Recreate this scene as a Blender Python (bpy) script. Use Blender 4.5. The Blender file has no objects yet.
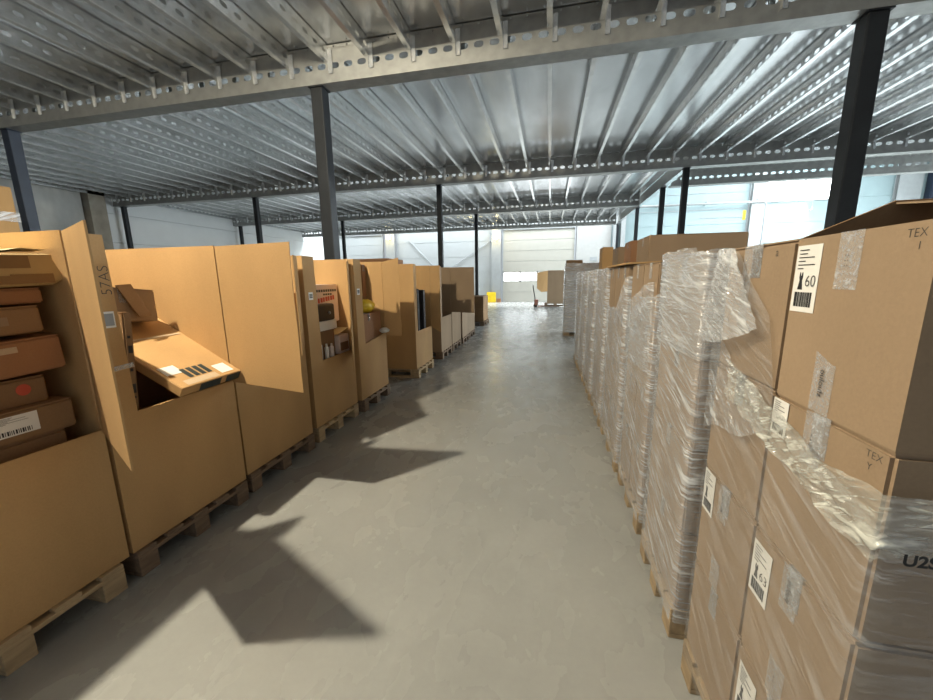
import bpy, bmesh, math, random
from mathutils import Vector, Matrix, Euler, noise
random.seed(7)
S = bpy.context.scene
COL = S.collection

# ---------------------------------------------------------------- camera
yaw, pit, roll = 0.217124, 0.187479, 0.013791
cy, sy, cp, sp, cr, sr = math.cos(yaw), math.sin(yaw), math.cos(pit), math.sin(pit), math.cos(roll), math.sin(roll)
fw = Vector((-sy * cp, cy * cp, -sp)); rt = Vector((cy, sy, 0)); up = rt.cross(fw)
r2 = cr * rt - sr * up; u2 = cr * up + sr * rt
cam = bpy.data.cameras.new('camera'); co = bpy.data.objects.new('camera', cam); COL.objects.link(co)
M = Matrix((r2, u2, -fw)).transposed().to_4x4(); M.translation = (0, 0, 1.55)
co.matrix_world = M
cam.sensor_fit = 'HORIZONTAL'; cam.sensor_width = 36.0; cam.lens = 376.35 / 933 * 36
cam.clip_start = 0.05; cam.clip_end = 200
S.camera = co

# ---------------------------------------------------------------- world, lights, exposure
w = bpy.data.worlds.new('world'); S.world = w; w.use_nodes = True
w.node_tree.nodes['Background'].inputs[0].default_value = (0.86, 0.93, 1.0, 1)
w.node_tree.nodes['Background'].inputs[1].default_value = 0.45
S.view_settings.view_transform = 'Standard'; S.view_settings.look = 'None'
S.view_settings.gamma = 1; S.view_settings.use_curve_mapping = False
S.view_settings.exposure = 0.17

def area(name, loc, to, sx, sy_, power, color):
    l = bpy.data.lights.new(name, 'AREA'); l.shape = 'RECTANGLE'; l.size = sx; l.size_y = sy_; l.energy = power; l.color = color
    o = bpy.data.objects.new(name, l); COL.objects.link(o); o.location = loc
    o.rotation_euler = (Vector(to) - Vector(loc)).to_track_quat('-Z', 'Y').to_euler()
    return o
# daylight: unseen roof lights over dock strip and hall, an added light from the right, the high far window
area('unseen_roof_light', (-5.5, 23.4, 7.85), (-5.5, 23.4, 0), 19, 2.4, 2600, (0.90, 0.96, 1.0))
area('unseen_roof_light', (10.5, 16.2, 7.85), (10.0, 16.2, 0), 13, 5, 2300, (0.88, 0.96, 1.0))  # added over the right hall to bounce light up to the deck
area('added_side_daylight', (19.6, 15.5, 2.6), (0, 13.5, 2.9), 10, 4.2, 2500, (0.86, 0.95, 1.0))  # added and set low to reach under the deck; no window here
area('window_daylight', (13.35, 25.0 - 0.1, 6.1), (3, 5, 0.5), 3.6, 1.0, 2800, (0.88, 0.96, 1.0))

# ---------------------------------------------------------------- helpers
def V(*a): return Vector(a)
OFF = {}
MESH = {}
def smooth(me): 
    for p in me.polygons: p.use_smooth = True
def link(name, me, parent=None, loc=None):
    o = bpy.data.objects.new(name, me); COL.objects.link(o)
    if parent is not None: o.parent = parent
    if loc is not None: o.location = loc
    return o
def obj(name, bm, m, parent=None, sm=False):
    """bm is in world coordinates; parent is an unrotated Empty (or a child of one)."""
    off = OFF.get(parent.name, V(0, 0, 0)) if parent is not None else V(0, 0, 0)
    if off.length: bmesh.ops.translate(bm, vec=-off, verts=bm.verts)
    bmesh.ops.recalc_face_normals(bm, faces=bm.faces)
    me = bpy.data.meshes.new(name); bm.to_mesh(me); bm.free()
    for mm in (m if isinstance(m, (list, tuple)) else [m]): me.materials.append(mm)
    if sm: smooth(me)
    o = link(name, me, parent); OFF[o.name] = off
    return o
def tag(o, label=None, cat=None, group=None, kind=None):
    if label: o['label'] = label
    if cat: o['category'] = cat
    if group: o['group'] = group
    if kind: o['kind'] = kind
    return o
def thing(name, label, cat, loc, group=None, rot=None):
    o = bpy.data.objects.new(name, None); COL.objects.link(o); o.location = loc; o.empty_display_size = 0.1
    if rot: o.rotation_euler = rot
    OFF[o.name] = Vector(loc)
    return tag(o, label, cat, group)
def struct(name, bm, m, parent=None):
    o = obj(name, bm, m, parent)
    if parent is None: o['kind'] = 'structure'
    return o
def box(bm, x0, x1, y0, y1, z0, z1, mi=0):
    vs = [bm.verts.new(p) for p in ((x0,y0,z0),(x1,y0,z0),(x1,y1,z0),(x0,y1,z0),(x0,y0,z1),(x1,y0,z1),(x1,y1,z1),(x0,y1,z1))]
    for f in ((3,2,1,0),(4,5,6,7),(0,1,5,4),(1,2,6,5),(2,3,7,6),(3,0,4,7)):
        fc = bm.faces.new([vs[i] for i in f]); fc.material_index = mi
    return vs
def bx(*a, bevel=0.0, seg=2):
    bm = bmesh.new(); box(bm, *a)
    if bevel: bmesh.ops.bevel(bm, geom=bm.edges[:], offset=bevel, segments=seg, affect='EDGES', profile=0.5)
    return bm
def slab(bm, pts, th, n=None):
    """polygon (list of 3-D points) given a thickness th along its normal"""
    pts = [Vector(p) for p in pts]
    if n is None:
        n = V(0, 0, 0)
        for i in range(len(pts)): n += pts[i].cross(pts[(i + 1) % len(pts)])
        n.normalize()
    a = [bm.verts.new(p) for p in pts]; b = [bm.verts.new(p + n * th) for p in pts]
    bm.faces.new(a[::-1]); bm.faces.new(b)
    k = len(pts)
    for i in range(k): bm.faces.new([a[i], a[(i + 1) % k], b[(i + 1) % k], b[i]])
def tube(bm, pts, r, seg=8, caps=True):
    pts = [Vector(p) for p in pts]; rings = []
    for i, p in enumerate(pts):
        d = (pts[min(i + 1, len(pts) - 1)] - pts[max(i - 1, 0)]).normalized()
        u = d.cross(V(0, 0, 1)); u = u.normalized() if u.length > 1e-3 else V(1, 0, 0)
        v = d.cross(u)
        rr = r[i] if isinstance(r, (list, tuple)) else r
        rings.append([bm.verts.new(p + (u * math.cos(2 * math.pi * k / seg) + v * math.sin(2 * math.pi * k / seg)) * rr) for k in range(seg)])
    for A, B in zip(rings, rings[1:]):
        for k in range(seg): bm.faces.new([A[k], A[(k + 1) % seg], B[(k + 1) % seg], B[k]])
    if caps: bm.faces.new(rings[0][::-1]); bm.faces.new(rings[-1])
def grid(bm, rows, close=False):
    vs = [[bm.verts.new(p) for p in r] for r in rows]
    for A, B in zip(vs, vs[1:]):
        n = len(A)
        for k in range(n if close else n - 1): bm.faces.new([A[k], A[(k + 1) % n], B[(k + 1) % n], B[k]])
    return vs

# ---------------------------------------------------------------- materials
def mat(name):
    m = bpy.data.materials.new(name); m.use_nodes = True
    return m, m.node_tree.nodes, m.node_tree.links, m.node_tree.nodes['Principled BSDF']
def N(nt, t, **kw):
    n = nt.new(t)
    for k, v in kw.items(): setattr(n, k, v)
    return n
def plain(name, c, rough=0.6, metal=0.0, var=0.12, scale=6.0, bump=0.0, stretch=(1, 1, 1), spec=0.5):
    m, nt, ln, b = mat(name)
    tc = N(nt, 'ShaderNodeTexCoord'); mp = N(nt, 'ShaderNodeMapping'); mp.inputs['Scale'].default_value = stretch
    nz = N(nt, 'ShaderNodeTexNoise'); nz.inputs['Scale'].default_value = scale; nz.inputs['Detail'].default_value = 6
    mx = N(nt, 'ShaderNodeMix', data_type='RGBA')
    ln.new(tc.outputs['Object'], mp.inputs[0]); ln.new(mp.outputs[0], nz.inputs['Vector'])
    rp = N(nt, 'ShaderNodeMapRange'); rp.inputs[1].default_value = 0.3; rp.inputs[2].default_value = 0.7
    ln.new(nz.outputs['Fac'], rp.inputs[0]); ln.new(rp.outputs[0], mx.inputs[0])
    mx.inputs[6].default_value = (*[x * (1 - var) for x in c], 1); mx.inputs[7].default_value = (*[min(1, x * (1 + var)) for x in c], 1)
    ln.new(mx.outputs[2], b.inputs['Base Color'])
    b.inputs['Roughness'].default_value = rough; b.inputs['Metallic'].default_value = metal
    b.inputs['Specular IOR Level'].default_value = spec
    if bump:
        bp = N(nt, 'ShaderNodeBump'); bp.inputs['Strength'].default_value = bump; bp.inputs['Distance'].default_value = 0.01
        ln.new(nz.outputs['Fac'], bp.inputs['Height']); ln.new(bp.outputs[0], b.inputs['Normal'])
    return m
def emis(name, c, st):
    m, nt, ln, b = mat(name)
    b.inputs['Base Color'].default_value = (*c, 1); b.inputs['Emission Color'].default_value = (*c, 1); b.inputs['Emission Strength'].default_value = st
    return m
def kraft(name, c, dirt=0.12):
    m, nt, ln, b = mat(name)
    tc = N(nt, 'ShaderNodeTexCoord')
    mp = N(nt, 'ShaderNodeMapping'); mp.inputs['Scale'].default_value = (1.0, 1.0, 0.35)
    n1 = N(nt, 'ShaderNodeTexNoise'); n1.inputs['Scale'].default_value = 3.0; n1.inputs['Detail'].default_value = 5
    n2 = N(nt, 'ShaderNodeTexNoise'); n2.inputs['Scale'].default_value = 140.0; n2.inputs['Detail'].default_value = 3
    ln.new(tc.outputs['Object'], mp.inputs[0]); ln.new(mp.outputs[0], n1.inputs['Vector']); ln.new(tc.outputs['Object'], n2.inputs['Vector'])
    ad = N(nt, 'ShaderNodeMath', operation='ADD'); sc = N(nt, 'ShaderNodeMath', operation='MULTIPLY'); sc.inputs[1].default_value = 0.45
    ln.new(n2.outputs['Fac'], sc.inputs[0]); ln.new(n1.outputs['Fac'], ad.inputs[0]); ln.new(sc.outputs[0], ad.inputs[1])
    rp = N(nt, 'ShaderNodeMapRange'); rp.inputs[1].default_value = 0.45; rp.inputs[2].default_value = 1.0
    ln.new(ad.outputs[0], rp.inputs[0])
    mx = N(nt, 'ShaderNodeMix', data_type='RGBA'); ln.new(rp.outputs[0], mx.inputs[0])
    mx.inputs[6].default_value = (*[x * (1 - dirt) for x in c], 1); mx.inputs[7].default_value = (*[x * (1 + dirt) for x in c], 1)
    ln.new(mx.outputs[2], b.inputs['Base Color']); b.inputs['Roughness'].default_value = 0.75; b.inputs['Specular IOR Level'].default_value = 0.25
    bp = N(nt, 'ShaderNodeBump'); bp.inputs['Strength'].default_value = 0.12; bp.inputs['Distance'].default_value = 0.004
    ln.new(ad.outputs[0], bp.inputs['Height']); ln.new(bp.outputs[0], b.inputs['Normal'])
    return m
def film(name, base, streak, rough=0.18, col=(0.86, 0.90, 0.94), ang=-0.5, wav=(5, 2.6, 42)):
    """stretch film: mostly clear, with whitish diagonal creases whose glints are mixed in as white"""
    m, nt, ln, b = mat(name)
    out = nt['Material Output']
    tc = N(nt, 'ShaderNodeTexCoord'); r0 = N(nt, 'ShaderNodeMapping'); r0.inputs['Rotation'].default_value = (ang, 0, 0)
    mp = N(nt, 'ShaderNodeMapping'); mp.inputs['Scale'].default_value = wav
    ln.new(tc.outputs['Object'], r0.inputs[0]); ln.new(r0.outputs[0], mp.inputs[0])
    n0 = N(nt, 'ShaderNodeTexNoise'); n0.inputs['Scale'].default_value = 1.0; n0.inputs['Detail'].default_value = 4; n0.inputs['Distortion'].default_value = 0.5
    ln.new(mp.outputs[0], n0.inputs['Vector'])
    rb = N(nt, 'ShaderNodeMapping'); rb.inputs['Rotation'].default_value = (ang + 0.14, 0, 0); mb = N(nt, 'ShaderNodeMapping'); mb.inputs['Scale'].default_value = (wav[0] * 2, wav[1] * 2.2, wav[2] * 2.6)
    ln.new(tc.outputs['Object'], rb.inputs[0]); ln.new(rb.outputs[0], mb.inputs[0])
    nf = N(nt, 'ShaderNodeTexNoise'); nf.inputs['Scale'].default_value = 1.0; nf.inputs['Detail'].default_value = 3; nf.inputs['Distortion'].default_value = 0.8
    ln.new(mb.outputs[0], nf.inputs['Vector'])
    n1 = N(nt, 'ShaderNodeMath', operation='MAXIMUM'); ln.new(n0.outputs['Fac'], n1.inputs[0]); ln.new(nf.outputs['Fac'], n1.inputs[1])
    n2 = N(nt, 'ShaderNodeTexNoise'); n2.inputs['Scale'].default_value = 5.0; n2.inputs['Detail'].default_value = 3
    ln.new(tc.outputs['Object'], n2.inputs['Vector'])
    rp = N(nt, 'ShaderNodeMapRange'); rp.inputs[1].default_value = 0.52; rp.inputs[2].default_value = 0.70; rp.inputs[3].default_value = 0; rp.inputs[4].default_value = streak  # whitens the creases, painting their glints into the film
    ln.new(n1.outputs[0], rp.inputs[0])
    ml = N(nt, 'ShaderNodeMath', operation='MULTIPLY'); r3 = N(nt, 'ShaderNodeMapRange'); r3.inputs[1].default_value = 0.3; r3.inputs[2].default_value = 0.65; r3.inputs[3].default_value = 0.25
    ln.new(n2.outputs['Fac'], r3.inputs[0]); ln.new(rp.outputs[0], ml.inputs[0]); ln.new(r3.outputs[0], ml.inputs[1])
    ad = N(nt, 'ShaderNodeMath', operation='ADD', use_clamp=True); ad.inputs[1].default_value = base; ln.new(ml.outputs[0], ad.inputs[0])
    tr = N(nt, 'ShaderNodeBsdfTransparent'); gl = N(nt, 'ShaderNodeBsdfGlossy'); gl.inputs['Roughness'].default_value = rough
    bp = N(nt, 'ShaderNodeBump'); bp.inputs['Strength'].default_value = 0.8; bp.inputs['Distance'].default_value = 0.012
    ln.new(n1.outputs[0], bp.inputs['Height']); ln.new(bp.outputs[0], b.inputs['Normal']); ln.new(bp.outputs[0], gl.inputs['Normal'])
    b.inputs['Base Color'].default_value = (*col, 1); b.inputs['Roughness'].default_value = rough; b.inputs['Specular IOR Level'].default_value = 0.8
    mg = N(nt, 'ShaderNodeMixShader'); mg.inputs[0].default_value = 0.11; ln.new(tr.outputs[0], mg.inputs[1]); ln.new(gl.outputs[0], mg.inputs[2])
    mx = N(nt, 'ShaderNodeMixShader'); ln.new(ad.outputs[0], mx.inputs[0]); ln.new(mg.outputs[0], mx.inputs[1]); ln.new(b.outputs[0], mx.inputs[2])
    ln.new(mx.outputs[0], out.inputs['Surface'])
    return m

K = kraft('kraft_cardboard', (0.48, 0.295, 0.13))
K2 = kraft('kraft_cardboard_grey', (0.31, 0.222, 0.142))
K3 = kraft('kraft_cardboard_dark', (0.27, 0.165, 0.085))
K4 = kraft('kraft_cardboard_red', (0.33, 0.17, 0.085))
KP = kraft('kraft_cardboard_pale', (0.52, 0.40, 0.27))
WOOD = plain('pallet_pine', (0.46, 0.33, 0.185), 0.8, var=0.25, scale=5, stretch=(6, 1, 6), bump=0.2)
WOODR = plain('film_covered_pallet_wood', (0.33, 0.24, 0.14), 0.7, var=0.25, scale=5, stretch=(6, 1, 6), bump=0.2)
WOODD = plain('pallet_dark_wood', (0.20, 0.135, 0.085), 0.85, var=0.3, scale=5, stretch=(6, 1, 6), bump=0.2)
GALV = plain('galvanised_steel', (0.86, 0.88, 0.89), 0.24, metal=0.75, var=0.14, scale=9, bump=0.03)
GALVB = plain('galvanised_beam_shaded', (0.36, 0.365, 0.35), 0.42, metal=0.5, var=0.14, scale=7, bump=0.03)  # kept darker than the joists to put shade on the camera-side webs
ANTH = plain('anthracite_paint', (0.020, 0.023, 0.027), 0.55, var=0.15, scale=4, spec=0.3)
NAVY = plain('dark_blue_paint', (0.022, 0.032, 0.055), 0.45, var=0.15, scale=4)
WHITE = plain('white_cladding', (0.36, 0.38, 0.38), 0.5, var=0.03, scale=2)
CREAM = plain('cream_panel', (0.39, 0.38, 0.335), 0.5, var=0.03, scale=2)
STEELP = plain('light_grey_post', (0.30, 0.315, 0.315), 0.5, var=0.05)
SEAM = plain('seam_grey', (0.30, 0.32, 0.33), 0.6)
PAPER = plain('label_paper', (0.80, 0.79, 0.75), 0.6, var=0.03)
INK = plain('black_ink', (0.02, 0.02, 0.022), 0.6)
INKG = plain('marker_ink', (0.045, 0.038, 0.03), 0.7)
REDP = plain('red_print', (0.62, 0.10, 0.06), 0.5)
PINK = plain('pink_white_print', (0.85, 0.74, 0.68), 0.55, var=0.06)
YEL = plain('yellow_plastic', (0.80, 0.55, 0.02), 0.4)
GUARD = plain('yellow_guard_paint', (0.85, 0.60, 0.02), 0.45)
BLK = plain('black_plastic', (0.018, 0.018, 0.02), 0.4)
TEAL = plain('dark_teal_print', (0.025, 0.04, 0.042), 0.5)
TAPEB = plain('brown_parcel_tape', (0.20, 0.115, 0.05), 0.3, var=0.1)
CLOTH = plain('cream_paper', (0.80, 0.70, 0.42), 0.7)
REDPAINT = plain('pallet_truck_red', (0.30, 0.12, 0.08), 0.45)
FILM1 = film('clear_stretch_film', 0.055, 0.24, wav=(4, 2.0, 24))
FILM = film('stretch_film', 0.19, 0.6, ang=-0.35, wav=(5, 2.6, 50))
FILMW = film('stretch_film_white', 0.24, 0.65, ang=-0.42, wav=(5, 2.6, 48))  # on the far right stacks the extra white stands in for daylight sheen
FILMC = film('crumpled_stretch_film', 0.12, 0.6, ang=-0.7, wav=(10, 7, 40))
FILM2 = film('tight_stretch_film', 0.20, 0.55, ang=-0.12, wav=(7, 3.2, 55))
FILMB = film('bunched_stretch_film', 0.20, 0.65, ang=0.3, wav=(12, 10, 34), col=(0.85, 0.88, 0.82))
TAPEC = film('clear_parcel_tape', 0.22, 0.35, rough=0.12, wav=(60, 60, 60))

def floor_mat():
    m, nt, ln, b = mat('polished_concrete')
    tc = N(nt, 'ShaderNodeTexCoord')
    n1 = N(nt, 'ShaderNodeTexNoise'); n1.inputs['Scale'].default_value = 0.9; n1.inputs['Detail'].default_value = 9; n1.inputs['Roughness'].default_value = 0.62
    n2 = N(nt, 'ShaderNodeTexNoise'); n2.inputs['Scale'].default_value = 34; n2.inputs['Detail'].default_value = 8; n2.inputs['Roughness'].default_value = 0.7
    mp = N(nt, 'ShaderNodeMapping'); mp.inputs['Scale'].default_value = (2.0, 1.2, 1); mp.inputs['Rotation'].default_value = (0, 0, 0.9)
    n3 = N(nt, 'ShaderNodeTexNoise'); n3.inputs['Scale'].default_value = 2.2; n3.inputs['Detail'].default_value = 8; n3.inputs['Distortion'].default_value = 0.2
    ln.new(tc.outputs['Object'], n1.inputs['Vector']); ln.new(tc.outputs['Object'], n2.inputs['Vector'])
    ln.new(tc.outputs['Object'], mp.inputs[0]); ln.new(mp.outputs[0], n3.inputs['Vector'])
    a = N(nt, 'ShaderNodeMath', operation='MULTIPLY_ADD'); a.inputs[1].default_value = 0.35; ln.new(n2.outputs['Fac'], a.inputs[0]); ln.new(n1.outputs['Fac'], a.inputs[2])
    a2 = N(nt, 'ShaderNodeMath', operation='MULTIPLY_ADD'); a2.inputs[1].default_value = 0.10; ln.new(n3.outputs['Fac'], a2.inputs[0]); ln.new(a.outputs[0], a2.inputs[2])
    r = N(nt, 'ShaderNodeMapRange'); r.inputs[1].default_value = 0.42; r.inputs[2].default_value = 1.02; ln.new(a2.outputs[0], r.inputs[0])
    mx = N(nt, 'ShaderNodeMix', data_type='RGBA'); ln.new(r.outputs[0], mx.inputs[0])
    mx.inputs[6].default_value = (0.27, 0.275, 0.265, 1); mx.inputs[7].default_value = (0.37, 0.372, 0.352, 1)
    ln.new(mx.outputs[2], b.inputs['Base Color'])
    rr = N(nt, 'ShaderNodeMapRange'); rr.inputs[3].default_value = 0.16; rr.inputs[4].default_value = 0.38; ln.new(n3.outputs['Fac'], rr.inputs[0]); ln.new(rr.outputs[0], b.inputs['Roughness'])
    bp = N(nt, 'ShaderNodeBump'); bp.inputs['Strength'].default_value = 0.12; bp.inputs['Distance'].default_value = 0.01; ln.new(a2.outputs[0], bp.inputs['Height']); ln.new(bp.outputs[0], b.inputs['Normal'])
    return m
FLOOR = floor_mat()
CONC = plain('board_marked_concrete', (0.45, 0.45, 0.425), 0.85, var=0.25, scale=1.6, bump=0.2, stretch=(1, 1, 0.5))
DECK = plain('galvanised_deck_sheet', (0.64, 0.66, 0.68), 0.25, metal=0.85, var=0.16, scale=2.5, bump=0.05, stretch=(1, 0.3, 1))
GLOW = emis('daylight_pane', (0.92, 0.97, 1.0), 4.0)
GLOWH = emis('bright_daylight_pane', (0.94, 0.98, 1.0), 9.0)
BULB = emis('lamp_diffuser', (1.0, 0.80, 0.30), 16)
PALE = plain('pale_blue_door_skin', (0.24, 0.315, 0.325), 0.45, var=0.03, scale=2)

# ---------------------------------------------------------------- text
def text_bm(body, size, bold=0.0):
    c = bpy.data.curves.new('writing', 'FONT'); c.body = body; c.size = size; c.align_x = 'CENTER'; c.align_y = 'CENTER'; c.offset = bold
    o = bpy.data.objects.new('writing', c); COL.objects.link(o)
    dg = bpy.context.evaluated_depsgraph_get()
    me = bpy.data.meshes.new_from_object(o.evaluated_get(dg)); bm = bmesh.new(); bm.from_mesh(me)
    bpy.data.objects.remove(o); bpy.data.curves.remove(c); bpy.data.meshes.remove(me)
    return bm
def place(bm, origin, right, upv, shear=0.0):
    r = Vector(right).normalized(); u = Vector(upv).normalized(); n = r.cross(u); o = Vector(origin)
    for v in bm.verts: v.co = o + r * (v.co.x + shear * v.co.y) + u * v.co.y + n * v.co.z
    return bm
def writing(name, body, size, origin, right, upv, m, parent, bold=0.0, label=None):
    ob = obj(name, place(text_bm(body, size, bold), origin, right, upv), m, parent)
    if label: ob['label'] = label
    return ob
def rect(bm, origin, right, upv, u0, u1, v0, v1, th=0.0006, lift=0.0):
    r = Vector(right).normalized(); u = Vector(upv).normalized(); n = r.cross(u); o = Vector(origin) + n * lift
    slab(bm, [o + r * u0 + u * v0, o + r * u1 + u * v0, o + r * u1 + u * v1, o + r * u0 + u * v1], th, n)
def shipping_label(origin, right, upv, wd, ht, parent, dress=True, number=None, lift=0.001):
    """paper label with print lines, a dress pictogram and a barcode"""
    bm = bmesh.new(); rect(bm, origin, right, upv, -wd / 2, wd / 2, -ht / 2, ht / 2, lift=lift)
    lb = obj('label', bm, PAPER, parent); lb['label'] = 'white paper label with barcode'
    l2 = lift + 0.001
    bm = bmesh.new(); rnd = random.Random(int(wd * 1e5) + 3); x = -wd * 0.36
    while x < wd * 0.36:
        a = rnd.choice((0.012, 0.02, 0.034)) * wd
        rect(bm, origin, right, upv, x, x + a, -ht * 0.42, -ht * 0.2, lift=l2); x += a + rnd.choice((0.014, 0.022, 0.03)) * wd
    obj('barcode', bm, INK, lb)
    bm = bmesh.new()
    for i, (a, b) in enumerate(((-.38, .0), (-.38, -.05), (-.38, .25), (-.38, -.1), (-.38, .3), (-.38, -.15))):
        v = 0.43 - i * 0.055; rect(bm, origin, right, upv, a * wd, b * wd, (v - 0.007) * ht, (v + 0.007) * ht, lift=l2)
    obj('print_lines', bm, INK, lb)
    if dress:
        r = Vector(right).normalized(); u = Vector(upv).normalized(); n = r.cross(u)
        c = Vector(origin) + n * l2 + r * (-wd * 0.18) + u * (-ht * 0.03)
        s = ht * 0.13
        P = [(-.42, -1), (.42, -1), (.2, .05), (.32, .45), (.25, 1), (.14, 1), (.1, .6), (-.1, .6), (-.14, 1), (-.25, 1), (-.32, .45), (-.2, .05)]
        bm = bmesh.new(); slab(bm, [c + r * (a * s) + u * (b * s) for a, b in P], 0.0006, n); obj('dress_icon', bm, INK, lb)
    if number: writing('number', number, ht * 0.24, Vector(origin) + Vector(right).normalized().cross(Vector(upv).normalized()) * (l2 + 0.0005) + Vector(right).normalized() * wd * 0.22 - Vector(upv).normalized() * ht * 0.04, right, upv, INK, lb, bold=-0.0004)
    return lb

# ================================================================ SETTING
XL = -15.3; YF = 25.0; ZD = 4.712
struct('floor', bx(XL - 0.2, 22, -7, YF + 0.2, -0.15, 0), FLOOR)
# left wall: bare concrete slabs, then white cladding
bm = bmesh.new()
for a, b in ((-7, 1.6), (1.62, 4.0), (4.02, 6.4), (6.42, 8.8), (8.82, 10.2)): box(bm, XL - 0.2, XL, a, b, 0, 8)
box(bm, XL - 0.2, XL - 0.03, -7, 10.2, 0, 8)
struct('wall_left', bm, CONC)
struct('trim_1', bx(XL - 0.2, XL + 0.25, 10.25, 10.75, 0, 8), plain('pillar_concrete', (0.30, 0.27, 0.22), 0.85, var=0.2, scale=3))
bm = bmesh.new()
for k in range(8): box(bm, XL - 0.18, XL - 0.02, 10.75, YF, k * 1.0, k * 1.0 + 0.99)
struct('wall_left_cladding', bm, plain('daylit_white_cladding', (0.66, 0.68, 0.68), 0.5, var=0.03, scale=2))  # lighter than the far cladding, in place of daylight on this wall
# far wall: horizontal sandwich panels
def clad(name, x0, x1, z0, z1, m, step=1.0, y=YF):
    bm = bmesh.new(); box(bm, x0, x1, y + 0.02, y + 0.15, z0, z1); z = z0
    while z < z1 - 0.01:
        box(bm, x0, x1, y, y + 0.03, z + 0.012, min(z1, z + step) - 0.012); z += step
    return struct(name, bm, m)
clad('wall_far_left', XL, -11.3, 4.6, 8.0, WHITE)
clad('wall_far_middle', -10.3, -3.75, 0, 8.0, WHITE, 0.98)
clad('wall_far_center', -3.1, 3.55, 4.62, 8.0, WHITE)
struct('wall_far_panel', bx(1.55, 3.55, YF - 0.02, YF + 0.15, 0, 4.62), plain('flat_door_panel', (0.38, 0.38, 0.365), 0.5, var=0.03))
clad('wall_far_right', 3.55, 10.7, 0, 8.0, PALE, 1.1)
clad('wall_far_corner', 15.2, 22, 0, 8.0, PALE, 1.1)
clad('wall_far_header', 11.5, 15.2, 6.75, 8.0, PALE, 1.25)
# sectional doors
def sectional_door(name, x0, x1, z1, n, m, panes=None):
    bm = bmesh.new(); h = z1 / n
    for k in range(n):
        if panes and panes[0] == k: continue
        box(bm, x0, x1, YF + 0.02, YF + 0.07, k * h + 0.008, (k + 1) * h - 0.008)
    d = struct(name, bm, m)
    bm = bmesh.new(); box(bm, x0, x1, YF + 0.06, YF + 0.09, 0, z1)
    if panes:
        bm.free(); bm = bmesh.new(); kk = panes[0]
        box(bm, x0, x1, YF + 0.06, YF + 0.09, 0, kk * h); box(bm, x0, x1, YF + 0.06, YF + 0.09, (kk + 1) * h, z1)
    obj('seam', bm, SEAM, d)
    bm = bmesh.new()
    box(bm, x0 - 0.06, x0, YF - 0.05, YF + 0.1, 0, z1); box(bm, x1, x1 + 0.06, YF - 0.05, YF + 0.1, 0, z1); box(bm, x0 - 0.06, x1 + 0.06, YF - 0.05, YF + 0.1, z1, z1 + 0.08)
    obj('frame', bm, SEAM, d)
    if panes:
        k, np_, gm = panes; wq = (x1 - x0) / np_
        for i in range(np_):
            obj('pane', bx(x0 + i * wq + 0.05, x0 + (i + 1) * wq - 0.05, YF + 0.04, YF + 0.06, k * h + 0.06, (k + 1) * h - 0.06), gm, d)
        bm = bmesh.new()
        for i in range(np_ + 1): box(bm, x0 + i * wq - 0.05 if i else x0, x0 + i * wq + 0.05 if i < np_ else x1, YF + 0.02, YF + 0.07, k * h, (k + 1) * h)
        box(bm, x0, x1, YF + 0.02, YF + 0.07, k * h, k * h + 0.06); box(bm, x0, x1, YF + 0.02, YF + 0.07, (k + 1) * h - 0.06, (k + 1) * h)
        obj('window_frame', bm, m, d)
    return d
sectional_door('door_1', -3.0, 1.42, 4.55, 7, CREAM, (2, 4, GLOW))
sectional_door('door_2', -15.0, -11.35, 4.55, 7, WHITE)
sectional_door('door_3', 11.6, 15.1, 5.45, 5, PALE)
# high window band over door_3
wd = struct('window_1', bx(11.5, 15.2, YF + 0.02, YF + 0.1, 5.46, 5.58), PALE)
bm = bmesh.new(); box(bm, 11.5, 15.2, YF + 0.02, YF + 0.1, 6.65, 6.75); box(bm, 13.3, 13.36, YF + 0.02, YF + 0.1, 5.58, 6.65)
obj('frame', bm, SEAM, wd)
obj('pane', bx(11.5, 13.3, YF + 0.05, YF + 0.07, 5.58, 6.65), GLOWH, wd); obj('pane', bx(13.36, 15.2, YF + 0.05, YF + 0.07, 5.58, 6.65), GLOWH, wd)
# steel posts of the far wall
k = 2
for x0, x1 in ((-11.0, -10.35), (-3.72, -3.12), (3.62, 3.92), (4.05, 4.3), (10.75, 11.4), (17.3, 18.3)):
    bm = bmesh.new(); box(bm, x0, x1, YF - 0.28, YF - 0.25, 0, 8); box(bm, x0, x1, YF - 0.03, YF, 0, 8); box(bm, (x0 + x1) / 2 - 0.02, (x0 + x1) / 2 + 0.02, YF - 0.25, YF - 0.03, 0, 8)
    struct('trim_%d' % k, bm, STEELP); k += 1
bm = bmesh.new(); box(bm, 18.6, 19.0, YF - 0.4, YF - 0.05, 0, 8); struct('trim_%d' % k, bm, NAVY); k += 1
# door guide rails right of the centre
bm = bmesh.new(); box(bm, 8.3, 10.5, YF - 0.03, YF - 0.005, 4.75, 4.78); box(bm, 4.4, 10.5, YF - 0.03, YF - 0.005, 6.1, 6.13); box(bm, 4.4, 10.5, YF - 0.03, YF - 0.005, 5.2, 5.23)
struct('trim_%d' % k, bm, SEAM); k += 1
struct('wall_right', bx(20.2, 20.4, 11, YF + 0.2, 0, 8), WHITE)
struct('ceiling_roof', bx(XL - 0.2, 22, -7, YF + 0.2, 8.0, 8.2), plain('roof_lining', (0.62, 0.64, 0.65), 0.7, var=0.04))
# mezzanine deck
struct('ceiling', bx(XL, 17, -7, 13.6, ZD, ZD + 0.06), DECK)
struct('ceiling_rear', bx(XL, 3.42, 13.6, 22.1, ZD, ZD + 0.06), DECK)

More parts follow.
